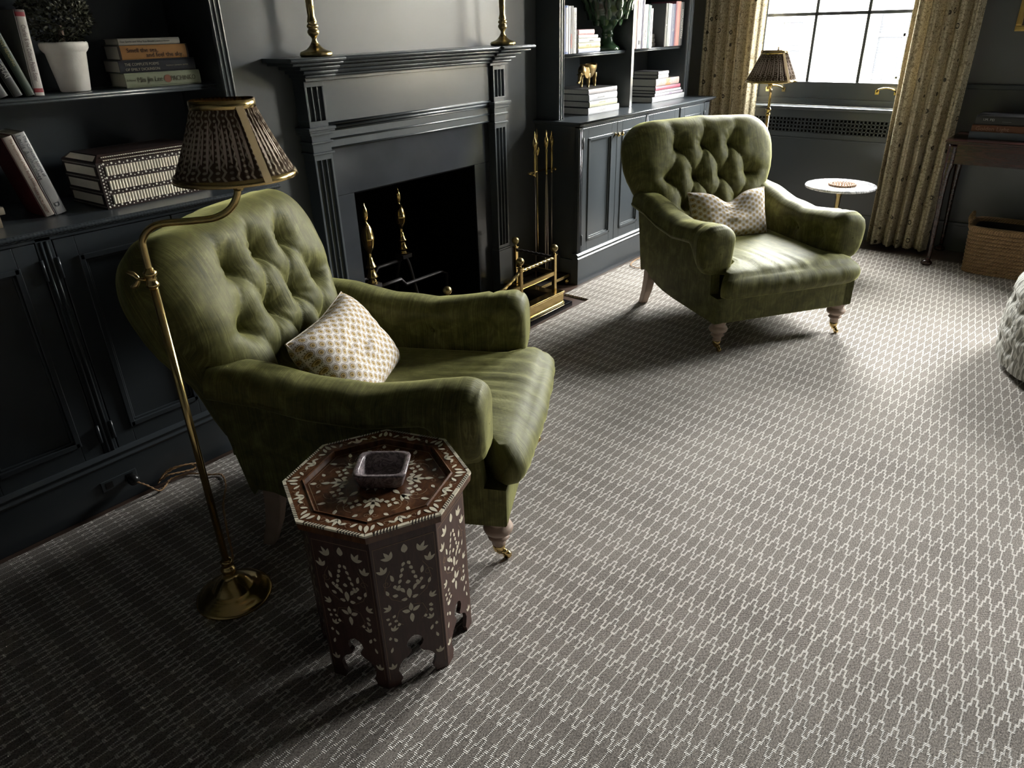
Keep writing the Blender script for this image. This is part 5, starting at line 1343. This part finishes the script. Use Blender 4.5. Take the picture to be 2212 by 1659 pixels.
pp = thing('potted_plant', 'clipped boxwood plant in a whitewashed clay pot on the upper left shelf', 'plant', (1.088, 2.79, SH))
MB().lathe([(.0001, .003), (.043, 0), (.046, .004), (.061, .118), (.067, .124), (.072, .132), (.073, .146), (.070, .151), (.065, .150), (.062, .135), (.0001, .132)], 40).build('pot', 'plaster', pp)
MB().tube([(0, 0, .13), (.004, 0, .20)], .009, 8).build('stem', 'legwood', pp)
b = MB()
for k in range(2600):
    a = R_.uniform(0, 2 * PI); ph = math.acos(R_.uniform(-1, 1)); rr = .100 * R_.uniform(.55, 1.0) ** .5 * (1 + .10 * vnoise(a * 2.3, ph * 2.5, 4)); d = Vector((sin(ph) * cos(a), sin(ph) * sin(a), cos(ph))); p = d * rr; p.z = p.z * 1.02 + .238
    t = Vector((R_.uniform(-1, 1), R_.uniform(-1, 1), R_.uniform(-.3, 1))).normalized(); q = d.cross(t); q = q.normalized() if q.length > .1 else Vector((1, 0, 0)); l = R_.uniform(.010, .017); w_ = l * .55; t = (t + d * .6).normalized()
    b.add([p, p + t * l * .5 + q * w_ * .5, p + t * l + d * .002, p + t * l * .5 - q * w_ * .5], [(0, 1, 2), (0, 2, 3)])
o = b.build('foliage', 'leaf', pp); o['kind'] = 'stuff'

el = thing('elephant_bowl', 'small brass elephant with a hollow bowl back, standing on the book pile', 'ornament', (4.128, 2.74, ZE), math.radians(8))
b = MB(); n = 26; rows = []
for j in range(12):
    a = PI / 2 * j / 11; rows.append([(.030 + .078 * sin(a) * cos(2 * PI * i / n) * (1 + .05 * cos(2 * PI * i / n)), .048 * sin(a) * sin(2 * PI * i / n), .128 - .080 * cos(a) + .010 * sin(a) * abs(cos(2 * PI * i / n))) for i in range(n)])
inn = [[(.030 + (x - .030) * .90, y * .90, max(z, .058) if j == 0 else z + .004 * (11 - j) / 11) for x, y, z in r] for j, r in enumerate(rows)]
b.grid(rows, wrap=True); b.grid([list(reversed(r)) for r in inn], wrap=True); b.grid([rows[-1], inn[-1]], wrap=True); b.build('bowl_body', 'bronze', el)
for x, y in ((-.022, -.024), (-.022, .024), (.078, -.022), (.078, .022)):
    MB().tube(catmull([(x, y, .085), (x, y, .05), (x + .002, y, .02), (x, y, .003)], 4), [.015] * 4 + [.011] * 4 + [.0085] * 4 + [.0105], 12).build('leg', 'bronze', el)
b = MB(); b.ball((-.060, 0, .098), .031, 18, 12, 0, (1, .85, 1.1)); b.tube(catmull([(-.078, 0, .090), (-.094, 0, .068), (-.098, 0, .046), (-.108, 0, .034), (-.120, 0, .036)], 6), [.014] * 6 + [.011] * 6 + [.009] * 6 + [.007] * 7, 12); b.build('head', 'bronze', el)
for s in (-1, 1):
    b = MB(); P = [(0, .118), (-.028, .122), (-.040, .112), (-.036, .085), (-.022, .060), (-.006, .054), (.006, .070), (.010, .095)]
    b.prism(P, 'y', -.0025, .0025); b.xf(Matrix.Translation((-.036, s * .033, 0)) @ Matrix.Rotation(s * .45, 4, 'Z')); b.build('ear', 'bronze', el, bevel=.0015)
    MB().tube([(-.080, s * .014, .083), (-.100, s * .018, .078)], [.0045, .002], 8).build('tusk', 'bronze', el)

ur = thing('urn', 'green glazed artichoke-leaf urn on the shelf of the near bay', 'urn', (4.418, 2.772, SH)); b = MB()
b.lathe([(.0001, 0), (.080, 0), (.083, .006), (.078, .018), (.060, .030), (.045, .045), (.036, .070), (.035, .085), (.042, .092), (.042, .098), (.036, .104), (.038, .125), (.060, .150), (.105, .180), (.140, .225), (.156, .285), (.160, .33), (.152, .36), (.136, .372), (.136, .36), (.0001, .34)], 48)
b.build('body', 'urn', ur)
b = MB()
for row, (zz, rr, cnt, ln) in enumerate(((.165, .082, 9, .065), (.200, .122, 11, .075), (.250, .144, 12, .080), (.300, .152, 12, .08))):
    for k in range(cnt):
        a = 2 * PI * (k + .5 * (row % 2)) / cnt; P = []
        for j in range(7):
            t = j / 6; wv = .024 * sin(PI * (.18 + .78 * t)); out_ = rr + .012 + .016 * t + .016 * t ** 4
            P.append([(out_ * cos(a) - q * wv * sin(a) - .010 * q * q * cos(a), out_ * sin(a) + q * wv * cos(a) - .010 * q * q * sin(a), zz - .02 + ln * t * (1 - .1 * t ** 4)) for q in (-1, -.5, 0, .5, 1)])
        b.grid(P); b.grid([list(reversed([(x * .975, y * .975, z) for x, y, z in r])) for r in P])
o = b.build('leaf_relief', 'urn', ur)
SKY, SUN, EXPO = 9.0, 0.0, 3.8
# ================================================================== CAMERA, LIGHT
cam = bpy.data.cameras.new('camera'); co = bpy.data.objects.new('camera', cam); COL.objects.link(co)
yaw, pitch, roll = 0.87792226, 0.46807665, -0.02808001
f = Vector((sin(yaw) * cos(pitch), cos(yaw) * cos(pitch), -sin(pitch))); r = Vector((cos(yaw), -sin(yaw), 0)); u = r.cross(f)
r2 = r * cos(roll) + u * sin(roll); u2 = -r * sin(roll) + u * cos(roll)
co.matrix_world = Matrix(((r2.x, u2.x, -f.x, 0), (r2.y, u2.y, -f.y, 0), (r2.z, u2.z, -f.z, 1.5), (0, 0, 0, 1)))
cam.sensor_fit = 'HORIZONTAL'; cam.sensor_width = 36; cam.lens = 1533 / 2212 * 36; cam.clip_start = .02
S.camera = co
w = bpy.data.worlds.new('overcast_sky'); S.world = w; w.use_nodes = True
bg = w.node_tree.nodes['Background']; bg.inputs[0].default_value = (1.0, 0.97, 0.94, 1); bg.inputs[1].default_value = SKY
sun = bpy.data.lights.new('sun', 'SUN'); sun.energy = SUN; sun.angle = .01; so = bpy.data.objects.new('sun', sun); COL.objects.link(so)
so.rotation_euler = Vector((1.0, .25, -.9)).to_track_quat('-Z', 'Y').to_euler()
for wy in (W1, W2):
    L = bpy.data.lights.new('window_portal', 'AREA'); L.shape = 'RECTANGLE'; L.size = WZ[1] - WZ[0]; L.size_y = wy[1] - wy[0]; L.cycles.is_portal = True
    o = bpy.data.objects.new('window_portal', L); COL.objects.link(o); o.location = (XW + .24, sum(wy) / 2, sum(WZ) / 2); o.rotation_euler = (0, PI / 2, 0)
S.view_settings.view_transform = 'Standard'; S.view_settings.look = 'None'; S.view_settings.exposure = EXPO; S.view_settings.gamma = 1; S.view_settings.use_curve_mapping = False
S.cycles.max_bounces = 8; S.cycles.diffuse_bounces = 5; S.cycles.glossy_bounces = 4; S.cycles.transparent_max_bounces = 12; S.cycles.sample_clamp_indirect = 8.0
S.cycles.use_denoising = True
